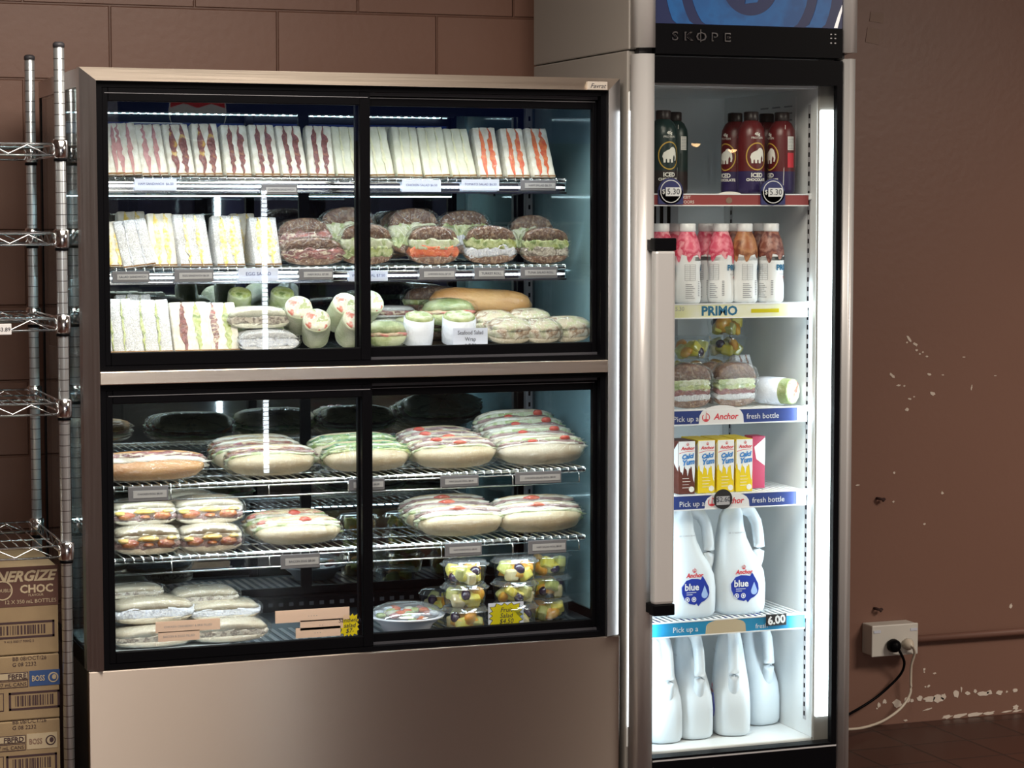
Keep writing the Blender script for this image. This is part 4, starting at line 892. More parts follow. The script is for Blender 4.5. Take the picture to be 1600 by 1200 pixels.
row = [  # u of the base centre, kind, label
 (176, 'hp', 'pale ham club sandwich at the far left end of the top rack, half hidden'),
 (202, 'hp', 'club sandwich with thin pale ham, first whole one from the left on the top rack'),
 (243, 'hp', 'club sandwich with faint pink ham lines, second whole one from the left, top'),
 (286, 'he', 'club sandwich with dark ham and yellow, third whole one from the left, top'),
 (328, 'he', 'club sandwich with dark ham and mustard yellow, fourth whole one from the left, top rack'),
 (374, 'h', 'club sandwich with two dark ham lines, fifth whole one from the left, top rack'),
 (419, 'h', 'club sandwich with two dark ham lines, sixth whole one from the left, top rack'),
 (462, 'h', 'cream bread club sandwich with dark ham, seventh whole one from the left, top rack'),
 (504, 'h', 'club sandwich with thick dark ham, the last ham one before the chicken sandwiches'),
 (548, 'c', 'plain chicken sandwich half directly left of the middle door stile, top rack'),
 (598, 'c', 'plain chicken sandwich half directly right of the middle door stile, top rack'),
 (641, 'c', 'plain pale green flecked chicken sandwich, fourth from last before the tomato ones'),
 (684, 'c', 'plain chicken sandwich half in the middle of the right door, top rack'),
 (727, 'c', 'plain chicken sandwich half right beside the tomato sandwiches, top rack'),
 (768, 't', 'tomato club sandwich with red filling, leftmost of three on the top rack'),
 (811, 't', 'tomato club sandwich with red filling, middle of three on the top rack'),
 (852, 't2', 'tomato club sandwich with orange red filling, rightmost on the top rack')]
proto = {'hp': make_sandwich('ham_pale', 'bread_white', seed=1, amt=.8), 'he': make_sandwich('ham_egg', 'bread_white', seed=2), 'h': make_sandwich('ham', 'bread_white', seed=4),
         'c': make_sandwich('chicken', 'bread_cream', seed=6, amt=.35, W=.066, H=.124), 't': make_sandwich('tomato', 'bread_white', seed=8, amt=.85, W=.060), 't2': make_sandwich('tomato', 'bread_white', seed=11, amt=1., W=.060)}
used = set(); rj = random.Random(3)
for u, k, lb in row:
    o = proto[k] if k not in used else dup(proto[k]); used.add(k)
    hs = 1+.035*(rj.random()-.5)
    place(o, u, .172, S0, lb, rz=rj.uniform(-.07, .07), group=first, s=(1, 1, hs), tilt=(0, rj.uniform(-.05, .02)))
o = dup(proto['c']); place(o, 616, .30, S0, 'plain chicken sandwich standing behind the front row, its top showing beside the stile', group=first, s=(.85, .9, 1.05))

# second rack: seeded and egg sandwiches
S1 = SH2+.0035; g2 = 'wrapped sandwiches standing on the second rack'
eggp = make_sandwich('egg', 'bread_white', seed=21, W=.062, H=.128, amt=1.1)
seed_p = make_sandwich('egg', 'bread_seed', seed=23, W=.074, H=.118, amt=.6)
seedeg = make_sandwich('egg', 'bread_seed', seed=27, W=.074, H=.122, amt=1.5)
plain = make_sandwich('fill_white', 'bread_seed', seed=29, W=.080, H=.118, amt=.1)
place(eggp, 258, .185, S1, 'egg sandwich with yellow filling between two seeded ones on the second rack', group=g2)
place(dup(eggp), 181, .18, S1, 'sandwich cut off by the left frame at the end of the second rack', group=g2, s=(1, 1, .85))
place(plain, 219, .172, S1, 'wide white seeded sandwich leaning left, first whole one on the second rack', group=g2, tilt=(0, -.12), s=(1, 1, .96))
place(dup(eggp), 212, .30, S1, 'cream sandwich standing behind the leaning seeded sandwich on the second rack', group=g2, s=(1.1, .9, 1.04))
place(seed_p, 308, .172, S1, 'wide white seeded sandwich below the white strip reflection, third group from the left', group=g2, s=(1.1, 1, 1.06), rz=.1)
place(dup(eggp), 292, .295, S1, 'cream sandwich behind the third seeded sandwich of the second rack', group=g2, s=(1, .9, .98))
place(seedeg, 362, .172, S1, 'seeded sandwich showing yellow egg low in its cut face, second rack', group=g2, s=(.95, 1, 1))
place(dup(eggp), 388, .292, S1, 'yellow egg sandwich standing behind, left of the LED reflection, second rack', group=g2)
place(dup(seedeg), 420, .172, S1, 'seeded egg sandwich directly behind the vertical LED reflection, second rack', group=g2, s=(.92, 1, .97))

# filled rolls --------------------------------------------------------------
def half_blob(lx, ly, h, up, m, b, z0=0., sq=2.5, seed=0, clip=None, n=26, k=7, pw=2.2):
    vs = []; fs = []; sgn = 1 if up else -1
    rows = [(1-(i/k)) for i in range(k)]+[0]
    for i in range(k):
        q = 1-i/k; hz = h*(1-q**pw)**(1/pw)
        for j in range(n):
            a = 2*PI*j/n; ca, sa = math.cos(a), math.sin(a); kk_ = 1/((abs(ca)**sq+abs(sa)**sq)**(1/sq)); nn = 1+.035*noise.noise(Vector((ca*1.5+seed, sa*1.5, hz*30)))
            x, y = lx*ca*kk_*q*nn, ly*sa*kk_*q*nn
            if clip is not None and y < -clip: y = -clip
            vs.append((x, y, z0+sgn*hz*(1+.05*noise.noise(Vector((x*22, y*30, seed))))))
    t = len(vs); vs.append((0, 0, z0+sgn*h))
    for i in range(k-1):
        for j in range(n): fs.append((i*n+j, i*n+(j+1) % n, (i+1)*n+(j+1) % n, (i+1)*n+j))
    for j in range(n): fs.append((t, (k-1)*n+j, (k-1)*n+(j+1) % n))
    fs.append(tuple(range(n-1, -1, -1)))
    return b.add(vs, fs, m, True)
def ruffle(lx, ly, th, z0, m, b, seed=0, clip=None, amp=.07, n=54, sq=2.5, sc=1.0):
    rings = []
    for f, q in ((-1, .90), (-.6, 1.0), (0, 1.04), (.6, 1.0), (1, .90)):
        ring = []
        for j in range(n):
            a = 2*PI*j/n; ca, sa = math.cos(a), math.sin(a); kk_ = sc/((abs(ca)**sq+abs(sa)**sq)**(1/sq)); nn = q+amp*noise.noise(Vector((ca*4.5+seed, sa*4.5, f*1.4)))
            x, y = lx*ca*kk_*nn, ly*sa*kk_*nn
            if clip is not None and y < -clip*(.98): y = -clip*(.98)-.003*abs(noise.noise(Vector((x*120, f*3, seed))))
            ring.append((x, y, z0+f*th/2+.35*th*noise.noise(Vector((ca*3, sa*3+seed, 2)))))
        rings.append(ring)
    return b.loft(rings, m)
def settle(root, rot):
    """turn the parts by rot and rest the thing on z = 0"""
    zmin = 1e9
    for c in kids(root):
        c.data.transform(rot)
        zmin = min(zmin, min(v.co.z for v in c.data.vertices))
    for c in kids(root): c.data.transform(Matrix.Translation((0, 0, -zmin)))
def make_roll(name, L, D, hb, hf, ht, bun, fills, tilt=0., clip=None, seed=0, top=None, sq=2.5, fsc=1.0, cat='filled roll', amp=.08, bits=()):
    root = thing(name, 'x', cat); rot = Matrix.Rotation(tilt, 4, 'X')
    b = B(); half_blob(L/2, D/2, hb, False, bun, b, 0, sq, seed, clip); obj('bottom_bun', b, root)
    nf = len(fills)
    for i, f in enumerate(fills):
        b = B(); ruffle(L/2*(.97-.02*i), D/2, hf/nf*1.25, hf*(i+.5)/nf, f, b, seed+i*3, clip, amp, sq=sq, sc=fsc); obj('filling', b, root)
    for (m_, x_, z_, rx_, rz_) in bits:   # pieces of filling that show at the front edge
        yy = -(clip if clip is not None else D/2*(max(0, 1-abs(2*x_/L)**sq))**(1/sq)); b = B(); b.ell((x_, yy*.93, z_), (rx_, .011, rz_), m_, 12, 7, .25, seed+x_*50); obj({'tomato_red': 'tomato_slice', 'bacon': 'bacon_piece', 'yolk': 'egg_piece'}.get(m_, 'filling_piece'), b, root)
    b = B(); half_blob(L/2*.98, D/2, ht, True, top or bun, b, hf, sq, seed+5, clip); obj('top_bun', b, root)
    b = B(); rings = []; nn = 88; K_ = 22; z0_, z1_ = -hb*1.0, hf+ht*1.03
    for i in range(K_+1):
        tt = i/K_; q = (1-abs(2*tt-1)**3.2)**(1/2.6)*1.035+.02; ring = []
        for j in range(nn):
            a = 2*PI*j/nn; ca, sa = math.cos(a), math.sin(a); kk_ = 1/((abs(ca)**sq+abs(sa)**sq)**(1/sq)); v = Vector((ca*3+seed, sa*3, tt*2.2))
            rd = 1-abs(noise.noise(v*1.9))*2; rd = rd*rd*.0030+.0012*noise.noise(v*6)
            x, y = (L/2*q+rd)*ca*kk_, (D/2*q+rd)*sa*kk_
            if clip is not None and y < -clip-.003: y = -clip-.002-rd
            ring.append((x, y, z0_+(z1_-z0_)*tt+.002*noise.noise(v*3)))
        rings.append(ring)
    b.loft(rings, 'cling_film'); obj('cling_film', b, root)
    settle(root, rot); return root
# brown seeded round halves on the second rack
g3 = 'wholemeal salad rolls on the second rack'
def brown(fills, seed, L=.135, top='bun_brown', hf=.034, tl=.1): return make_roll('wholemeal_roll', L, .11, .018, hf, .028, 'bun_brown', fills, tilt=tl, clip=.012, seed=seed, top=top, sq=2.1, cat='filled roll', amp=.12)
bh = brown(['fill_ham'], 31, .150, hf=.018); bl = brown(['lettuce', 'lettuce_pale'], 33, .135); bt = brown(['tomato', 'lettuce_pale'], 35, .125); bc = brown(['fill_white', 'lettuce'], 37, .135); be = brown(['fill_dark', 'lettuce'], 39, .125)
for o, u, Y, dz, lb, rz, s in [
 (bh, 489, .185, 0, 'brown seeded roll with thin ham, front one beside the seeded sandwiches, second rack', .0, (1.0, 1, .85)),
 (dup(bh), 478, .225, .046, 'brown seeded roll with ham lying on top of the front ham roll, second rack', .06, (.9, 1, .95)),
 (bl, 572, .185, 0, 'brown roll stuffed with green lettuce partly behind the middle stile, second rack', .0, (.95, 1, 1)),
 (dup(bl), 548, .24, .045, 'brown lettuce roll heaped behind the middle stile, second rack', .05, (1, 1, 1)),
 (bt, 676, .185, 0, 'brown roll half with red tomato slice at the front, second rack', .0, (1.02, 1, .95)),
 (dup(bl), 652, .235, .040, 'brown lettuce roll leaning behind the tomato roll, second rack', .1, (1., 1, 1.)),
 (dup(bc), 632, .33, .030, 'brown roll at the back left of the tomato roll, second rack', .1, (.85, 1, 1.)),
 (bc, 765, .185, 0, 'brown roll half with yellow green filling left of the last roll stack, second rack', -.05, (.98, 1, .95)),
 (dup(bc), 730, .255, .042, 'brown roll with pale lettuce leaning on the yellow green roll, second rack', .1, (1.02, 1, .95)),
 (be, 851, .185, 0, 'brown roll half with pale rim and lettuce, lower one at the right end, second rack', 0, (.98, 1, .9)),
 (dup(bl), 835, .24, .040, 'brown roll half with lettuce, upper one at the right end of the second rack', .02, (.85, 1, .85))]:
    place(o, u, Y+(.03 if dz else 0), S1+dz*.55, lb, rz=rz, group=g3, s=(s[0]*1.03, 1, s[2]*(1.25 if dz == 0 else 1.5)), tilt=((-.30 if dz else 0), (-.04 if dz else 0)))

# upper deck ---------------------------------------------------------------
S2 = FL1+.001; g4 = 'seeded sandwiches standing on the upper deck'
sp = make_sandwich('lettuce', 'bread_seed', seed=41, W=.086, H=.128, amt=.35)
sl = make_sandwich(['ham', 'lettuce'], 'bread_white', seed=43, W=.092, H=.118, amt=1.2)
place(sp, 187, .105, S2, 'white seeded sandwich standing in the left corner of the upper deck', group=g4, s=(.9, 1, 1))
place(dup(sp), 239, .105, S2, 'white seeded sandwich with green flecks, second from the left on the upper deck', group=g4, s=(1.15, 1, .98))
place(dup(sp), 215, .22, S2, 'brown topped sandwich behind the two seeded ones on the upper deck', group=g4, s=(1., .8, 1.05))
place(sl, 303, .105, S2, 'club sandwich with a red stripe of ham at the middle left of the upper deck', group=g4, s=(1.0, 1, 1.0))
sl2 = make_sandwich(['fill_ham', 'lettuce'], 'bread_white', seed=47, W=.090, H=.116, amt=1.4); place(sl2, 350, .108, S2, 'club sandwich with green cucumber filling beside the red striped one, upper deck', group=g4, s=(.92, 1, 1.))
flat = make_roll('flat_sandwich', .150, .11, .014, .016, .020, 'bread_cream', ['fill_dark'], tilt=.12, clip=.03, seed=51, sq=4., cat='sandwich')
flat2 = make_roll('flat_sandwich', .150, .11, .012, .018, .018, 'bread_seed', ['fill_white'], tilt=.12, clip=.03, seed=53, sq=4., cat='sandwich')
place(flat2, 416, .13, S2, 'flat seeded sandwich lying at the front right of the club sandwiches, upper deck')
place(flat, 402, .16, S2+.052, 'flat sandwich with green filling lying on top of the flat seeded sandwich', s=(1.05, 1, 1))
backroll = make_roll('filled_roll', .19, .08, .022, .014, .022, 'bun_brown', ['lettuce'], seed=55); place(backroll, 210, .40, S2+.06, 'dark seeded roll behind the left sandwiches of the upper deck', s=(.8, 1, 1)); 
pr2 = make_roll('filled_roll', .20, .09, .026, .012, .030, 'bun_pale', ['fill_dark'], seed=57); place(pr2, 292, .36, S2+.042, 'long pale roll lying behind the club sandwiches on the upper deck')
supp = dup(pr2); place(supp, 300, .36, S2, 'lower pale roll under the long pale roll at the back of the upper deck', s=(1, 1, .62))
# wraps
def make_wrap(R, L, skin, tilt, paper=0., seed=0, fill='wrap_fill'):
    root = thing('salad_wrap', 'x', 'wrap'); rot = Matrix.Rotation(tilt, 4, 'X'); b = B(); n = 28; rings = []
    for q, z in ((.55, 0), (.85, .003), (.98, .012), (1, .03), (1.02, L*.6), (1, L-.004), (.95, L), (.90, L)):
        rings.append([(R*q*math.cos(2*PI*j/n)*(1+.06*noise.noise(Vector((j*.5, z*40, seed)))), R*q*math.sin(2*PI*j/n)*(1+.06*noise.noise(Vector((j*.5, z*40, seed+3)))), z) for j in range(n)])
    b.loft(rings, skin); obj('tortilla', b, root)
    b = B(); rings = []
    for q, z in ((.93, L-.004), (.90, L+.001), (.75, L+.004), (.5, L+.0035), (.25, L+.005), (.02, L+.004)): rings.append([(R*q*math.cos(2*PI*j/n), R*q*math.sin(2*PI*j/n), z+.002*noise.noise(Vector((q*5, j*.8, seed)))) for j in range(n)])
    b.loft(rings, fill); obj('filling', b, root)
    if paper:
        b = B(); rings = [[(R*q*math.cos(2*PI*j/n), R*q*math.sin(2*PI*j/n), z) for j in range(n)] for q, z in ((.6, -.002), (1.04, .0), (1.08, .02), (1.07, L*paper))]; b.loft(rings, 'paper_sleeve'); obj('paper_sleeve', b, root)
    settle(root, rot); return root
w1 = make_wrap(.034, .095, 'tortilla', 1.0, seed=1); g5 = 'salad wraps on the upper deck'
for i, (u, Y, dz, lb, rz) in enumerate([
  (462, .20, .030, 'salad wrap with pink filling pointing up left, highest of the wraps left of the stile', -.15),
  (523, .21, .036, 'salad wrap with a red patch, leaning above the two front wraps', .1),
  (492, .15, 0, 'front salad wrap with red and white filling, left of the orange topped one', -.2),
  (541, .155, 0, 'front salad wrap with orange carrot filling beside the middle stile', .05),
  (558, .26, .040, 'salad wrap half hidden behind the middle stile, upper row', .2)]):
    o = w1 if i == 0 else dup(w1); place(o, u, Y, S2+dz, lb, rz=rz, group=g5)
w2 = make_wrap(.030, .11, 'tortilla_green', .5, seed=4, fill='lettuce')
place(w2, 368, .33, S2+.030, 'green lettuce wrap standing behind the flat sandwiches, left of the LED reflection', group=g5); place(dup(w2), 434, .33, S2+.030, 'pale lettuce wrap standing behind the flat sandwiches, right of the LED reflection', group=g5)
fs_ = make_roll('flat_sandwich', .125, .07, .010, .012, .012, 'bread_seed', ['fill_ham'], seed=61, cat='sandwich'); place(fs_, 612, .30, S2+.062, 'seeded flat sandwich on top of the heap just right of the middle stile, upper deck')
fs2 = make_roll('flat_sandwich', .15, .12, .03, .012, .022, 'tortilla', ['lettuce'], seed=62, cat='sandwich'); place(fs2, 610, .27, S2, 'pale lettuce parcel under the seeded flat sandwich, right of the middle stile')
w4 = make_wrap(.036, .072, 'tortilla_green', .25, paper=.90, seed=8, fill='lettuce_pale'); place(w4, 652, .14, S2, 'wrap in a white paper sleeve left of the handwritten card', rz=.0, group=g5)
w5 = make_wrap(.040, .070, 'tortilla_green', .25, paper=.90, seed=9, fill='lettuce_pale'); place(w5, 716, .14, S2, 'wrap in a white paper sleeve directly behind the handwritten card', rz=-.15, group=g5)
gl = make_roll('lettuce_wrap', .145, .08, .030, .010, .030, 'tortilla_green', ['fill_pink'], seed=65, cat='wrap'); place(gl, 700, .245, S2+.045, 'pale green lettuce wrap with pink ham, above the paper sleeved wraps')
gl3 = dup(gl); place(gl3, 602, .12, S2, 'green leaf wrapped parcel at the bottom right of the middle stile, upper deck', s=(.75, 1, .95)); gl2 = dup(gl); place(gl2, 640, .25, S2+.0, 'green lettuce wrap under the heap left of the paper sleeved wraps', s=(.8, 1, 1))
bg = B(); rings = []; n = 26
bag = thing('baguette', 'long golden baguette in cling film lying across the back right of the upper deck', 'baguette')
for i in range(19):
    t = i/18; x = -.138+.276*t; q = (1-abs(2*t-1)**5)**.5 if 0 < t < 1 else .12
    rings.append([(x, .040*q*math.cos(2*PI*j/n), .040+.036*q*math.sin(2*PI*j/n)*(1+.04*noise.noise(Vector((t*4, j*.2, 1))))) for j in range(n)])
bg.loft(rings, 'baguette'); obj('loaf', bg, bag)
b = B(); b.box(-.075, .075, -.002, .002, .072, .0765, 'bun_tan', .001); obj('slit', b, bag)
place(bag, 750, .28, S2+.062, bag['label'], rz=0); bag.rotation_euler = (0, .06, -.06)
b2 = make_roll('filled_roll', .16, .09, .034, .014, .034, 'bun_brown', ['lettuce'], seed=67); place(b2, 676, .40, S2+.06, 'dark roll with lettuce behind the left end of the baguette'); 
und = dup(b2); place(und, 745, .33, S2, 'roll under the baguette at the back of the upper deck', s=(1.2, 1, .62))
und = dup(b2); place(und, 672, .42, S2, 'roll under the dark lettuce roll at the back of the upper deck', s=(1., .8, .66))
bgl = make_roll('bread_parcel', .12, .075, .022, .022, .016, 'bun_pale', ['parcel'], tilt=.35, seed=69, cat='wrap', top='parcel', amp=.2)
for i, (u, Y, dz, lb, s, rz) in enumerate([(796, .13, 0, 'cream coloured wrapped roll right of the handwritten card, upper deck', (1.05, 1, 1.0), .1), (846, .13, 0, 'second wrapped roll from the right corner of the upper deck', (.85, 1, .95), 0), (884, .15, 0, 'wrapped roll with brown filling in the right corner of the upper deck', (1.1, 1, 1.02), -.1), (772, .21, .010, 'pale yellow wrapped roll behind the handwritten card, below the baguette', (1., 1, 1.1), .1), (826, .22, .02, 'wrapped roll with purple onion behind the front parcels, upper deck right', (1, 1, 1.), .1)]):
    place(bgl if i == 0 else dup(bgl), u, Y, S2+dz, lb, rz=rz, s=s, group='wrapped parcels on the upper deck')

# rack A: rows of long filled rolls, slit side up ---------------------------
S3 = SHA+.003; TL = -.80
def long_roll(fills, seed, L=.235, bun='bun_cream', D=.064, hb=.034, hf=.030, ht=.014, tilt=TL, top=None, bits=()):
    return make_roll('filled_roll', L, D, hb, hf, ht, bun, fills, tilt=tilt, seed=seed, top=top, sq=3.0, fsc=1.03, amp=.16, bits=bits)
ra = {'ham': long_roll(['chicken_white', 'fill_ham'], 71, .24, 'bun_tan', D=.062), 'car': long_roll(['lettuce_pale', 'meat', 'fill_carrot', 'chicken_white'], 73, .225), 'grn': long_roll(['lettuce', 'fill_green', 'lettuce_pale', 'fill_green'], 75, .225), 'sal': long_roll(['lettuce_pale', 'meat', 'chicken_white', 'meat'], 77, .225, bits=(('tomato_red', .01, .012, .020, .006), ('tomato_red', -.05, .024, .018, .006))), 'pal': long_roll(['chicken_white', 'meat', 'lettuce_pale', 'chicken_white'], 79, .235, 'bun_pale', bits=(('tomato_red', -.03, .010, .016, .006), ('tomato_red', .06, .020, .016, .006)))}
gA = 'long filled rolls on the upper wire rack of the lower case'
usedr = set()
def lr(k, u, Y, dz, lb, rz=0, s=None, g=gA, base=None):
    o = ra[k] if k not in usedr else dup(ra[k]); usedr.add(k); place(o, u, Y, (base or S3)+dz, lb, rz=rz, s=s, group=g)
lr('ham', 234, .115, 0, 'tan crusted long roll with ham at the left end of the upper wire rack', 0, (1.12, 1, .9))
lr('car', 424, .115, 0, 'front roll with ham and lettuce of the carrot coloured heap, upper wire rack', 0, (.98, 1, .95))
lr('car', 404, .18, .004, 'roll with orange carrot filling behind the front one, middle of its heap', .06, (1, 1, 1.02))
lr('car', 396, .245, .008, 'rearmost roll of the orange carrot filled heap, upper wire rack', .1, (.98, 1, 1.02))
lr('grn', 573, .115, 0, 'front roll with dark green salad behind the middle stile, upper wire rack', 0, (.98, 1, .95))
lr('grn', 553, .19, .006, 'green salad roll leaning behind its front neighbour at the stile', .05, (1.05, 1, 1.05))
lr('sal', 710, .115, 0, 'front salad roll with dark meat in the third heap, upper wire rack', 0, (.98, 1, .98))
lr('sal', 692, .18, .006, 'roll with white lettuce and tomato in the middle of the third heap', .07, (1, 1, 1.03))
lr('sal', 680, .245, .010, 'rearmost roll of the third heap with a red tomato tip, upper wire rack', .1, (.95, 1, 1.05))
lr('pal', 846, .115, 0, 'front pale roll of the tall heap at the right end, upper wire rack', -.02, (1.0, 1, .95))
lr('pal', 830, .175, .010, 'second pale salad roll of the tall heap at the right end, upper wire rack', .02, (1.0, 1, 1.06))
lr('pal', 818, .235, .020, 'third pale salad roll of the tall heap at the right end, upper wire rack', .06, (1.0, 1, 1.15))
lr('pal', 806, .295, .030, 'rearmost and highest pale roll of the tall heap, upper wire rack', .1, (.98, 1, 1.2))
# rack B
S4 = SHB+.003; gB = 'filled rolls on the lower wire rack of the lower case'
et = make_roll('filled_roll', .165, .12, .018, .034, .020, 'bun_pale', ['meat', 'chicken_white'], tilt=.10, clip=.035, seed=81, sq=2.6, bits=(('bacon', -.045, .014, .024, .012), ('bacon', .042, .013, .024, .012), ('yolk', .0, .025, .028, .008), ('yolk', -.060, .022, .014, .007), ('bacon', .0, .010, .014, .006), ('yolk', .055, .026, .014, .006)))
for i, (u, Y, dz, lb, s, rz) in enumerate([(228, .135, 0, 'cut roll with egg and bacon, lower one at the lower wire rack left end', (1., 1, .95), 0), (222, .17, .066, 'roll with shiny ham, upper one at the left end of the lower wire rack', (1., 1, .85), 0),
  (327, .135, 0, 'cut roll with tomato and egg beside the leftmost stack, lower wire rack', (.95, 1, .9), 0), (324, .17, .062, 'roll with egg and bacon lying on the second stack, lower wire rack', (1.05, 1, .92), -.03), (288, .29, .050, 'roll with orange filling between and behind the two left stacks', (1, 1, 1.1), .05), (292, .30, 0, 'lower roll at the back between the two left stacks', (1, 1, .8), .05)]):
    place(et if i == 0 else dup(et), u, Y, S4+dz, lb, rz=rz, s=s, group=gB)
rb = {'pink': long_roll(['lettuce_pale', 'chicken_white', 'fill_pink'], 83, .215, 'bun_cream', D=.062, bits=(('tomato_red', .015, .020, .018, .008),)), 'salb': long_roll(['lettuce_pale', 'chicken_white', 'meat', 'chicken_white'], 85, .235, 'bun_cream', D=.066, bits=(('tomato_red', -.01, .022, .026, .006),))}; ra.update(rb)
lr('pink', 466, .125, 0, 'front roll with tomato and lettuce, alone in the middle of the lower wire rack', -.04, (.98, 1, .88), gB, S4)
lr('pink', 449, .19, .0, 'roll with pink ham leaning behind the middle roll, lower wire rack', .04, (.98, 1, 1.0), gB, S4)
lr('salb', 719, .115, 0, 'front lettuce roll left of the right end pair, lower wire rack', -.04, (.95, 1, .95), gB, S4)
lr('salb', 702, .18, .004, 'roll with tomato strip in the middle of three, lower wire rack right', .0, (.98, 1, 1.02), gB, S4)
lr('salb', 694, .245, .008, 'rearmost roll of three with red tomato tip, lower wire rack right', .05, (.98, 1, 1.02), gB, S4)
lr('salb', 842, .115, 0, 'front ham roll at the right end of the lower wire rack', -.04, (.98, 1, .95), gB, S4)
lr('salb', 834, .185, .004, 'rear ham roll with red filling at the right end of the lower wire rack', .0, (1.0, 1, 1.02), gB, S4)
# bottom deck
S5 = FL2+.0062; gC = 'flat white rolls stacked on the bottom deck'
fw = make_roll('filled_roll', .20, .13, .020, .014, .024, 'bun_pale', ['fill_dark'], tilt=.06, clip=.045, seed=91, sq=2.8)
fw2 = make_roll('filled_roll', .20, .13, .018, .020, .022, 'bun_pale', ['fill_white'], tilt=.06, clip=.045, seed=93, sq=2.8)
for i, (o, u, Y, dz, lb, s, rz) in enumerate([
  (fw, 236, .15, 0, 'flat roll at the bottom left corner behind a peach label, bottom deck', (1.02, 1, .85), 0), (fw2, 236, .19, .050, 'flat roll with shiny white wrap on top of the bottom left corner roll', (1.05, 1, 1.05), 0),
  (dup(fw), 355, .15, 0, 'flat roll with dark filling, lowest in the second stack on the bottom deck', (1., 1, .95), 0), (dup(fw2), 346, .20, .046, 'flat roll in the middle of the second stack on the bottom deck', (.95, 1, .8), 0), (dup(fw), 318, .22, .082, 'flat roll on the very top of the second stack on the bottom deck', (.85, 1, .75), 0), 
  (dup(fw2), 232, .36, .0, 'pale smooth roll at the back left on the rear tray', (.98, .8, 1.2), 0), (dup(fw), 205, .23, .105, 'upper flat roll at the back of the left stack, bottom deck', (.8, .7, .6), 0)]):
    place(o, u, Y, S5+dz, lb, rz=rz, s=s, group=gC)
# salad bowl
bx = atx(636, .155, FL2)
sb = thing('salad_bowl', 'round white bowl of salad with a clear domed lid on the bottom deck', 'salad bowl', (bx, .160, FL2))
obj('bowl', B().lathe([(.058, 0), (.060, .002), (.068, .018), (.090, .034), (.0955, .036), (.0965, .040), (.088, .040), (.080, .034), (.05, .012), (0, .010)], 'bowl_white', 48, cap=False), sb)
b = B(); rr = random.Random(5)
for i in range(34):
    a, r = rr.uniform(0, 2*PI), .074*math.sqrt(rr.random()); b.ell((r*math.cos(a), r*math.sin(a), .040+.008*rr.random()), (.014, .012, .007), rr.choice(['lettuce_pale', 'tomato', 'fill_white', 'lettuce', 'beet', 'wrap_fill', 'ham_pale']), 8, 5, .3, i)
obj('salad', b, sb)
obj('lid', B().lathe([(.094, .041), (.093, .046), (.080, .058), (.055, .067), (.02, .070), (0, .070)], 'clear_lid', 48, cap=False), sb)
# fruit cups
def make_cup(seed, rt=.058, rb_=.050, h=.046):
    t = thing('fruit_cup', 'x', 'fruit cup')
    obj('cup', B().lathe([(0, .001), (rb_-.003, 0), (rb_, .002), (rt, h), (rt+.003, h+.001)], 'clear_plastic', 32, cap=False), t)
    rr = random.Random(seed)
    kinds = ['orange_fruit', 'pineapple', 'grape', 'melon', 'pear', 'grape', 'pineapple', 'orange_fruit', 'melon']
    for i, k in enumerate(kinds):
        a = 2*PI*i/9+seed; r = rb_*.60; b = B(); z = .016+.015*(i % 2)
        b.M = Matrix.Translation((r*math.cos(a), r*math.sin(a), z)) @ Matrix.Rotation(rr.uniform(-1, 1), 4, 'X') @ Matrix.Rotation(rr.uniform(0, 3), 4, 'Z')
        if k == 'grape': b.ell((0, 0, 0), (.016, .013, .013), k)
        elif k == 'orange_fruit': b.ell((0, 0, 0), (.025, .013, .018), k, noise_a=.15, seed=i)
        else: b.box(-.017, .017, -.012, .012, -.015, .015, k, .006)
        obj('fruit_piece', b, t)
    b = B(); b.ell((0, 0, .020), (rb_*.8, rb_*.8, .018), rr.choice(['melon', 'pineapple', 'orange_fruit']), noise_a=.3, seed=seed); obj('fruit_mix', b, t)
    obj('lid', B().lathe([(rt+.004, h+.000), (rt+.005, h+.003), (rt-.001, h+.004), (rt-.004, h+.011), (rt-.010, h+.0125), (0, h+.0125)], 'clear_lid', 32, cap=False), t)
    return t
cups = [make_cup(i) for i in range(3)]
CH = .0585
sp_ = [(726, .13, 'left'), (804, .135, 'middle'), (856, .20, 'right rear')]; lv = ['bottom', 'middle', 'top']
for ci, (u, Y, nm) in enumerate(sp_):
    for k in range(3):
        o = cups[k] if ci == 0 else dup(cups[(k+ci) % 3]); o.rotation_euler = (0, 0, ci*1.3)
        o.location = (atx(u, Y, FL2+.05), Y, FL2+.0005+k*CH); o['label'] = 'clear fruit salad cup, %s of the %s column at the bottom right' % (lv[k], nm); o['group'] = 'fruit salad cups on the bottom deck'
o = dup(cups[0]); o.location = (atx(690, .40, FL2), .40, FL2); o['label'] = 'fruit salad cup standing at the back left of the stacked cups'; o['group'] = 'fruit salad cups on the bottom deck'

# ---------------------------------------------------------------- drinks and food in the fridge
T1, T2, T3, T4, T5, T6 = 1.6275, 1.3465, 1.0745, .8545, .5265, .2005
def fplace(o, u, Y, Z, label, rz=0, group=None):
    o.location = (atx(u, Y, Z+.05), Y, Z); o.rotation_euler = (0, 0, rz); o['label'] = label
    if group: o['group'] = group
    return o
def mammoth(b, R, zc, s, m):
    pts = [(-.9, -.1), (-.75, .35), (-.35, .62), (.0, .75), (.2, 1.0), (.5, 1.05), (.8, .8), (.95, .35), (1.0, -.2), (.9, -.62), (.72, -.60), (.78, -.2), (.62, .1), (.5, -.2), (.46, -.85), (.18, -.85), (.14, -.42), (-.02, -.42), (-.04, -.85), (-.3, -.85), (-.34, -.4), (-.48, -.42), (-.5, -.85), (-.74, -.85), (-.78, -.4)]
    b.cylpoly([(x*s, zc+z*s) for x, z in pts], R, m, .0011)
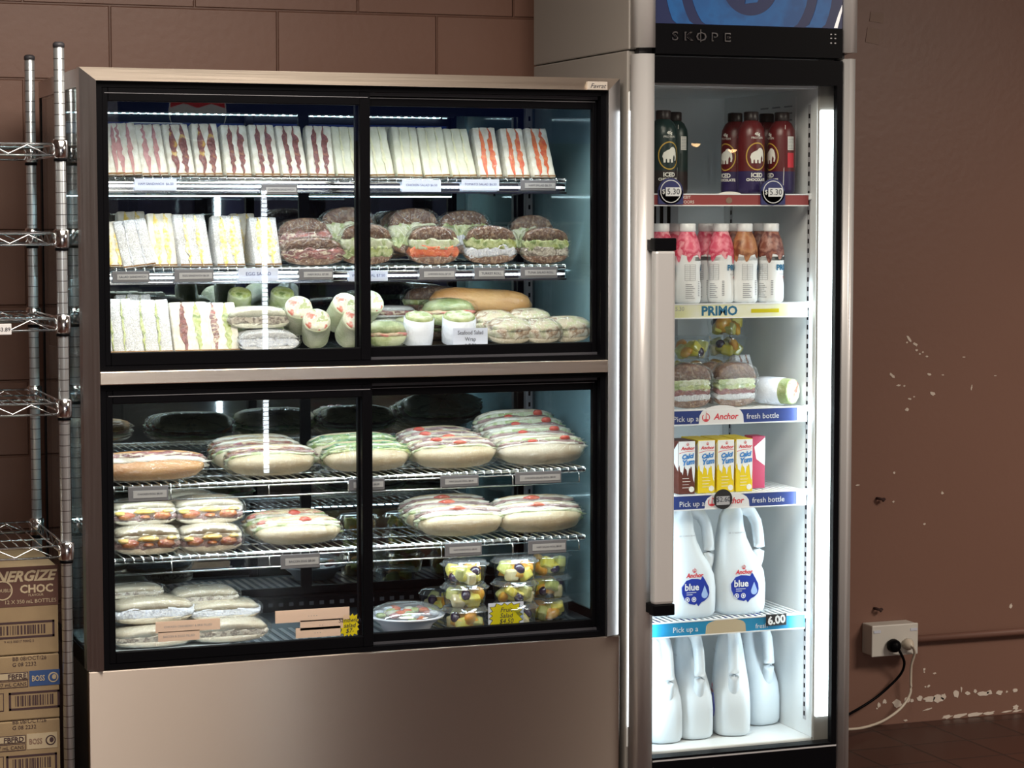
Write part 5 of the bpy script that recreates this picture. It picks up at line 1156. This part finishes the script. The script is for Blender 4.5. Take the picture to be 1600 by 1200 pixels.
def tall_bottle(body, lo, top):
    """square shouldered plastic bottle with an elephant emblem"""
    t = thing('drink_bottle', 'x', 'bottle'); R = .036; H = .200
    obj('body', B().lathe([(0, 0), (.030, 0), (.035, .006), (R, .014), (R, .060)], lo, 32, cap=False).lathe([(R, .060), (R, .150), (.034, .168), (.026, .184), (.019, .190), (.018, .192)], body, 32, cap=False), t)
    obj('cap', B().lathe([(.019, .191), (.0195, .193), (.0195, .212), (.017, .214), (0, .214)], top, 24, cap=False), t)
    b = B(); zc = .098
    for j in range(28):
        a, c = 2*PI*j/28, 2*PI*(j+1)/28; b.cylpoly([(.027*math.cos(a), zc+.033*math.sin(a)), (.0300*math.cos(a), zc+.036*math.sin(a)), (.0300*math.cos(c), zc+.036*math.sin(c)), (.027*math.cos(c), zc+.033*math.sin(c))], R, 'gold', .0008)
    mammoth(b, R, zc, .021, 'cream_print')
    b.text('ICED', 0, .050, .015, 0, 'cream_print', cyl=R, off=.0006, thick=.001); b.text('CHOCOLATE', 0, .038, .0095, 0, 'cream_print', cyl=R, off=.0004, thick=.001)
    b.text('45g', 0, .156, .010, 0, 'cream_print', cyl=R*.99, off=.0005, thick=.001); b.text('PROTEIN', 0, .146, .008, 0, 'cream_print', cyl=R, thick=.001)
    obj('label', b, t); 
    b = B(); x0 = R*1.75
    b.cylpoly([(x0-.010, .115), (x0+.010, .115), (x0+.010, .150), (x0-.010, .150)], R, 'cream_print', .0008)
    for k in range(8): b.cylpoly([(x0-.009, .118+k*.004), (x0+.009, .118+k*.004), (x0+.009, .1195+k*.004), (x0-.009, .1195+k*.004)], R, 'print_grey', .0014)
    b.cylpoly([(x0-.010, .070), (x0+.010, .070), (x0+.010, .108), (x0-.010, .108)], R, 'red_print' if body == 'mam_red' else 'mam_green', .0008)
    b.cylpoly([(R*1.15, .02), (R*1.15+.0012, .02), (R*1.15+.0012, .18), (R*1.15, .18)], lambda z: R if z < .15 else R-.004, 'cream_print', .0012)
    obj('barcode', b, t); return t
mr = tall_bottle('mam_red', 'mam_purple', 'mam_dark'); mg = tall_bottle('mam_green', 'mam_dark', 'mam_dark')
gM = 'elephant emblem drink bottles on the top fridge shelf'
fplace(mr, 1173, .085, T1, 'dark red iced chocolate bottle with its elephant emblem facing front, top fridge shelf', .02, gM)
fplace(dup(mr), 1221, .085, T1, 'dark red bottle turned to show its barcode, rightmost on the top fridge shelf', -1.5, gM)
fplace(dup(mr), 1148, .165, T1, 'dark red bottle in shade behind and left of the emblem one', -1.2, gM)
fplace(dup(mr), 1197, .17, T1, 'dark red bottle in the second row between the two front ones', .4, gM)
fplace(mg, 1036, .085, T1, 'dark green iced bottle with elephant emblem at the left of the top fridge shelf', .05, gM)
fplace(dup(mg), 1053, .165, T1, 'dark green bottle turned sideways behind the left one, top fridge shelf', -1.4, gM)

def milk_shake(top, name_front, seed):
    t = thing('milk_bottle', 'x', 'bottle'); R = .0345
    prof = [(0, 0), (.029, 0), (.033, .004), (R, .012), (R, .050), (.0325, .062), (.0325, .085), (R, .100), (R, .125), (.0325, .145), (.027, .165), (.020, .180), (.018, .186)]
    obj('body', B().lathe(prof[:9], 'bottle_white', 36, cap=False), t)
    def Rz(z):
        for (r0, z0), (r1, z1) in zip(prof[2:-1], prof[3:]):
            if z0 <= z <= z1: return r0+(r1-r0)*(z-z0)/max(1e-6, z1-z0)
        return prof[-1][0]
    b = B(); n = 112; rings = []; rr = random.Random(seed); ph = rr.uniform(0, 6)
    low = []
    for j in range(n):
        a = 2*PI*j/n; w = max(0, math.sin(a*7+ph))**.5*(.6+.4*math.sin(a*3+ph)); low.append(.124-.024*w+.003*math.sin(a*4))
    for f in (0, .12, .3, .5, .7, .85, 1):
        rings.append([((Rz(low[j]+(.186-low[j])*f)+.0007)*math.cos(2*PI*j/n), (Rz(low[j]+(.186-low[j])*f)+.0007)*math.sin(2*PI*j/n), low[j]+(.186-low[j])*f) for j in range(n)])
    b.loft(rings, top, cap=False); obj('sleeve_top', b, t)
    b = B(); b.lathe([(Rz(z), z) for z in (.098, .11, .12, .13, .14)], 'bottle_white', 36, cap=False); obj('neck_band', b, t)
    obj('cap', B().lathe([(.018, .184), (.0205, .186), (.021, .188), (.021, .204), (.019, .206), (0, .206)], 'white_plastic', 28, cap=False), t)
    b = B(); b.text('PRIMO', -.0, .092, .020, 0, 'teal_print', cyl=.0335, off=.0008, thick=.0016); b.text('FLAVOURED', 0, .074, .0065, 0, 'print_grey', cyl=.0325, thick=.0016); b.text('MILK', 0, .066, .0065, 0, 'red_print', cyl=.0328, thick=.0016)
    obj('lettering', b, t)
    b = B(); x0 = -R*1.9
    for (z0, z1) in ((.060, .100),):
        for x in (x0-.015, x0-.002, x0+.013): b.cylpoly([(x, z0), (x+.0008, z0), (x+.0008, z1), (x, z1)], .0338, 'print_grey', .0012)
        for k in range(9): b.cylpoly([(x0-.015, z0+k*.005), (x0+.0138, z0+k*.005), (x0+.0138, z0+k*.005+.0007), (x0-.015, z0+k*.005+.0007)], .0338, 'print_grey', .0012)
    for k in range(8): b.cylpoly([(x0-.014, .014+k*.005), (x0+.010-(k*7 % 5)*.002, .014+k*.005), (x0+.010-(k*7 % 5)*.002, .0155+k*.005), (x0-.014, .0155+k*.005)], R, 'print_grey', .0010)
    for k in range(9): b.cylpoly([(x0+.021, .02+k*.0045), (x0+.027, .02+k*.0045), (x0+.027, .022+k*.0045), (x0+.021, .022+k*.0045)], R, 'print_grey', .0010)
    obj('nutrition_panel', b, t); return t
ps = milk_shake('strawberry', 'STRAWBERRY', 3); pc = milk_shake('choc_swirl', 'CHOC', 5); pk = milk_shake('caramel_swirl', 'CARAMEL', 8)
gP = 'flavoured milk bottles on the second fridge shelf'
B1 = R1 = 0
fplace(ps, 1074, .075, T2, 'pink topped milk bottle with nutrition table, front one beside the handle', 1.75, gP)
fplace(dup(ps), 1103, .150, T2, 'pink topped milk bottle with a long drip, second row between the front ones', .9, gP)
fplace(dup(ps), 1126, .095, T2, 'pink topped milk bottle showing part of its dark lettering, right of the long drip one', .95, gP)
fplace(dup(ps), 1033, .09, T2, 'pink topped milk bottle at the left behind the door handle, second fridge shelf', 1.2, gP)
fplace(dup(ps), 1052, .175, T2, 'pink topped milk bottle in the second row above the handle end', .5, gP)
fplace(pk, 1163, .085, T2, 'brown and caramel topped milk bottle with nutrition table facing front', 1.75, gP)
fplace(pc, 1204, .08, T2, 'dark brown topped milk bottle at the right end of the second fridge shelf', .85, gP)
fplace(dup(pc), 1147, .17, T2, 'brown topped milk bottle in the second row behind the caramel one', .4, gP)
fplace(dup(pc), 1188, .17, T2, 'brown topped milk bottle in the second row behind the right end one', .2, gP)

# third shelf
gF = 'fruit cups on the third fridge shelf'
for i, (u, Y, k, lb) in enumerate([(1077, .30, 0, 'bottom cup of the left fruit cup stack, third fridge shelf'), (1077, .30, 1, 'middle cup of the left fruit cup stack, third fridge shelf'), (1080, .30, 2, 'top cup of the left fruit cup stack, third fridge shelf'),
   (1132, .36, 0, 'bottom cup of the right fruit cup stack, third fridge shelf'), (1132, .36, 1, 'second cup of the right fruit cup stack, third fridge shelf'), (1134, .36, 2, 'third cup of the right fruit cup stack, third fridge shelf'), (1134, .36, 3, 'topmost cup of the right fruit cup stack, third fridge shelf')]):
    o = dup(cups[i % 3]); o.location = (atx(u, Y, T3+.1), Y, T3+k*CH); o.rotation_euler = (0, 0, i*.9); o.scale = (.95, .95, 1); o['label'] = lb; o['group'] = gF
rf = make_roll('wholemeal_roll', .118, .12, .022, .052, .042, 'bun_brown', ['bread_seed', 'ham', 'lettuce', 'lettuce_pale'], tilt=.15, clip=.012, seed=101, sq=2.1)
fplace(rf, 1146, .095, T3, 'brown roll half with bright green lettuce in the middle of the third fridge shelf', .06, 'roll halves on the third fridge shelf')
fplace(dup(rf), 1075, .09, T3, 'brown roll half with pale seeded base at the left of the third fridge shelf', .0, 'roll halves on the third fridge shelf')
o = dup(rf); fplace(o, 1110, .19, T3, 'brown roll behind and between the two front roll halves, third fridge shelf', 1.0, 'roll halves on the third fridge shelf'); o.scale = (.8, .8, .95)
sd = make_sandwich('fill_ham', 'bread_seed', seed=103, W=.060, H=.125, L=.08, amt=.8); fplace(sd, 1178, .20, T3, 'upright seeded sandwich half behind the wrap, third fridge shelf', .35)
wf = make_wrap(.034, .105, 'tortilla_green', PI/2, paper=.72, seed=105); fplace(wf, 1213, .10, T3, 'wrap in a white paper sleeve lying at the right of the third fridge shelf', .55); wf.location.x -= .025; wf.location.y += .05
# cartons
def carton_drink(base, lower):
    t = thing('drink_carton', 'x', 'carton'); w, d_, h = .0475, .038, .138
    obj('carton_box', B().box(-w/2, w/2, 0, d_, 0, h, lower, .0015), t)
    b = B(); n = 20; pts = [(-w/2+.0005, h-.001)]
    zz = [.062+.010*math.sin(i*.9+1)+.006*math.sin(i*2.1) for i in range(n+1)]; zz[-2] = .03; zz[-3] = .036
    pts = [(-w/2+.0006+(w-.0012)*i/n, zz[i]) for i in range(n+1)]+[(w/2-.0006, h-.001), (-w/2+.0006, h-.001)]
    b.poly(pts, -.0005, 0, 'bottle_white'); b.disc(w/2-.010, .012, .0075, .0075, -.0006, 0, 'cream_print', 14)
    b.add([(-w/2-.0005, .001, .06), (-w/2-.0005, d_-.012, .078), (-w/2-.0005, d_-.006, .110), (-w/2-.0005, .001, h-.004)], [(0, 3, 2, 1)], 'bottle_white')
    obj('white_panel', b, t)
    b = B(); b.text('Anchor', .002, .119, .0120, -.0005, 'red_print', shear=.2, off=.0004); sail(b, .002, .129, .0035, -.0005, 'red_print')
    b.text('Calci', .001, .098, .0165, -.0005, 'calci_blue', shear=.3, off=.0010, rot=.12); b.text('Yum', .003, .083, .0185, -.0005, 'calci_blue', shear=.3, off=.0010, rot=.12)
    b.poly([(-w/2+.002, .105), (-.005, .1095), (w/2-.002, .111), (w/2-.002, .1120), (-.005, .1105), (-w/2+.002, .1065)], -.0008, 0, 'red_print')
    for k in range(4): b.box(-.012, .010-(k % 2)*.004, -.0006, 0, .016+k*.008, .0172+k*.008, 'cream_print')
    obj('lettering', b, t); return t
cy_ = carton_drink('y', 'carton_yellow'); cc_ = carton_drink('c', 'carton_choc'); gK = 'small yellow milk drink cartons'
fplace(cc_, 1073, .05, T4, 'small chocolate brown milk drink carton with white top, fourth fridge shelf', .0, gK)
for i, u in enumerate((1104, 1134, 1163)):
    fplace(cy_ if i == 0 else dup(cy_), u, .05, T4, 'small yellow and white milk drink carton, %s of the three in front' % ('leftmost', 'middle', 'rightmost')[i], 0, gK)
    for r in range(1, 3): fplace(dup(cy_), u-r*9, .05+r*.042, T4, 'yellow drink carton behind the %s front one, row %s from the front' % (('leftmost', 'middle', 'rightmost')[i], ('', 'two', 'three')[r]), 0, gK)
kp = carton_drink('p', 'carton_pink'); fplace(kp, 1189, .125, T4, 'pink milk drink carton standing behind the rightmost yellow one', 1.0); kp.rotation_euler = (0, 0, PI/2)
fplace(dup(cc_), 1063, .094, T4, 'brown drink carton behind the front brown one at the left of the fourth shelf', 0, gK)

# milk jugs
def jug(turned):
    t = thing('milk_jug', 'x', 'milk jug'); n = 40
    def sec(z, rx, ry, cx=0, sq=3.0): 
        r = []
        for j in range(n):
            a = 2*PI*j/n; ca, sa = math.cos(a), math.sin(a); k = 1/((abs(ca)**sq+abs(sa)**sq)**(1/sq)); r.append((cx+rx*ca*k, ry*sa*k, z))
        return r
    b = B(); P = [(0, .052, .040, 0, 3), (.004, .060, .046, 0, 3.2), (.012, .064, .049, 0, 3.4), (.03, .066, .050, 0, 3.2), (.07, .067, .050, 0, 3), (.10, .064, .049, -.001, 2.8), (.125, .057, .047, -.006, 2.6), (.15, .047, .044, -.014, 2.5), (.18, .038, .040, -.020, 2.4), (.21, .032, .035, -.022, 2.3), (.235, .029, .029, -.020, 2.2), (.25, .022, .022, -.016, 2), (.256, .019, .019, -.014, 2), (.262, .019, .019, -.014, 2)]
    b.loft([sec(z, rx, ry, cx, sq) for z, rx, ry, cx, sq in P], 'milk_plastic')
    for x in (-.03, .0, .03): pass
    obj('jug_body', b, t)
    pts = [(-.006, .246), (.014, .248), (.034, .238), (.048, .215), (.054, .185), (.057, .155), (.054, .128), (.046, .104), (.036, .090)]
    sm = []
    for i in range(len(pts)-1):
        for k in range(3): f = k/3; sm.append((pts[i][0]*(1-f)+pts[i+1][0]*f, 0, pts[i][1]*(1-f)+pts[i+1][1]*f))
    sm.append((pts[-1][0], 0, pts[-1][1])); b = B(); b.tube(sm, [.0145 if i < len(sm)-5 else .0145+.0012*(i-len(sm)+5) for i in range(len(sm))], 'milk_plastic', 14); obj('handle', b, t)
    obj('cap', B().lathe([(.021, .262), (.022, .264), (.022, .278), (.020, .280), (0, .280)], 'label_blue', 24, (-.014, 0), cap=False), t)
    b = B(); Y = -.0505
    drop = [(-.038, .075), (-.037, .060), (-.030, .044), (-.018, .036), (-.004, .033), (.002, .036), (.006, .029), (.014, .038), (.024, .042), (.033, .050), (.036, .060), (.034, .074), (.026, .088), (.018, .100), (.013, .092), (.004, .094), (-.012, .095), (-.026, .091)]
    b.poly(drop, Y-.0004, Y+.006, 'label_blue'); b.text('blue', -.012, .076, .023, Y-.0004, 'paper_white', off=.0006)
    for x in (-.024, -.006): b.ring(x, .046, .0045, .0062, Y-.0008, Y-.0004, 'paper_white', 14); b.ell((x, Y-.0006, .046), (.0025, .0006, .003), 'paper_white', 8, 5)
    b.poly([(.023+.0085*math.cos(a), .056+.0085*math.sin(a)) for a in [PI*.9+i*PI*1.2/10 for i in range(11)]]+[(.023, .078)], Y-.0008, Y-.0004, 'label_blue2')
    b.box(-.026, .0, Y-.0007, Y-.0004, .062, .0632, 'paper_white'); b.box(-.026, -.01, Y-.0007, Y-.0004, .057, .0582, 'paper_white')
    obj('label', b, t)
    b = B(); b.text('Anchor', -.004, .103, .0145, Y+.0018, 'red_print', shear=.25, off=.0005); sail(b, -.004, .114, .005, Y+.0022, 'red_print')
    b.text('BB 12 NOV 09:41', -.020, .196, .006, -.0395, 'print_grey')
    obj('lettering', b, t); return t
j1 = jug(0); j1.scale = (1.05, 1.0, 1.105); gJ = 'white two litre milk jugs'
fplace(j1, 1153, .115, T5, 'white milk jug with blue drop label, right one on the fifth fridge shelf', -.05, gJ)
fplace(dup(j1), 1075, .105, T5, 'white milk jug with blue drop label, left one on the fifth shelf behind the handle', .0, gJ)
fplace(dup(j1), 1141, .135, T6, 'white milk jug with the edge of its blue label showing, third in the bottom row', 4.42, gJ)
fplace(dup(j1), 1078, .135, T6, 'white milk jug with its handle to the front, second in the bottom row', 4.72, gJ)
fplace(dup(j1), 1030, .12, T6, 'white milk jug cut off by the door stile at the left of the bottom row', 4.72, gJ)
fplace(dup(j1), 1180, .225, T6, 'white milk jug standing furthest right and back in the bottom row', 4.9, gJ)
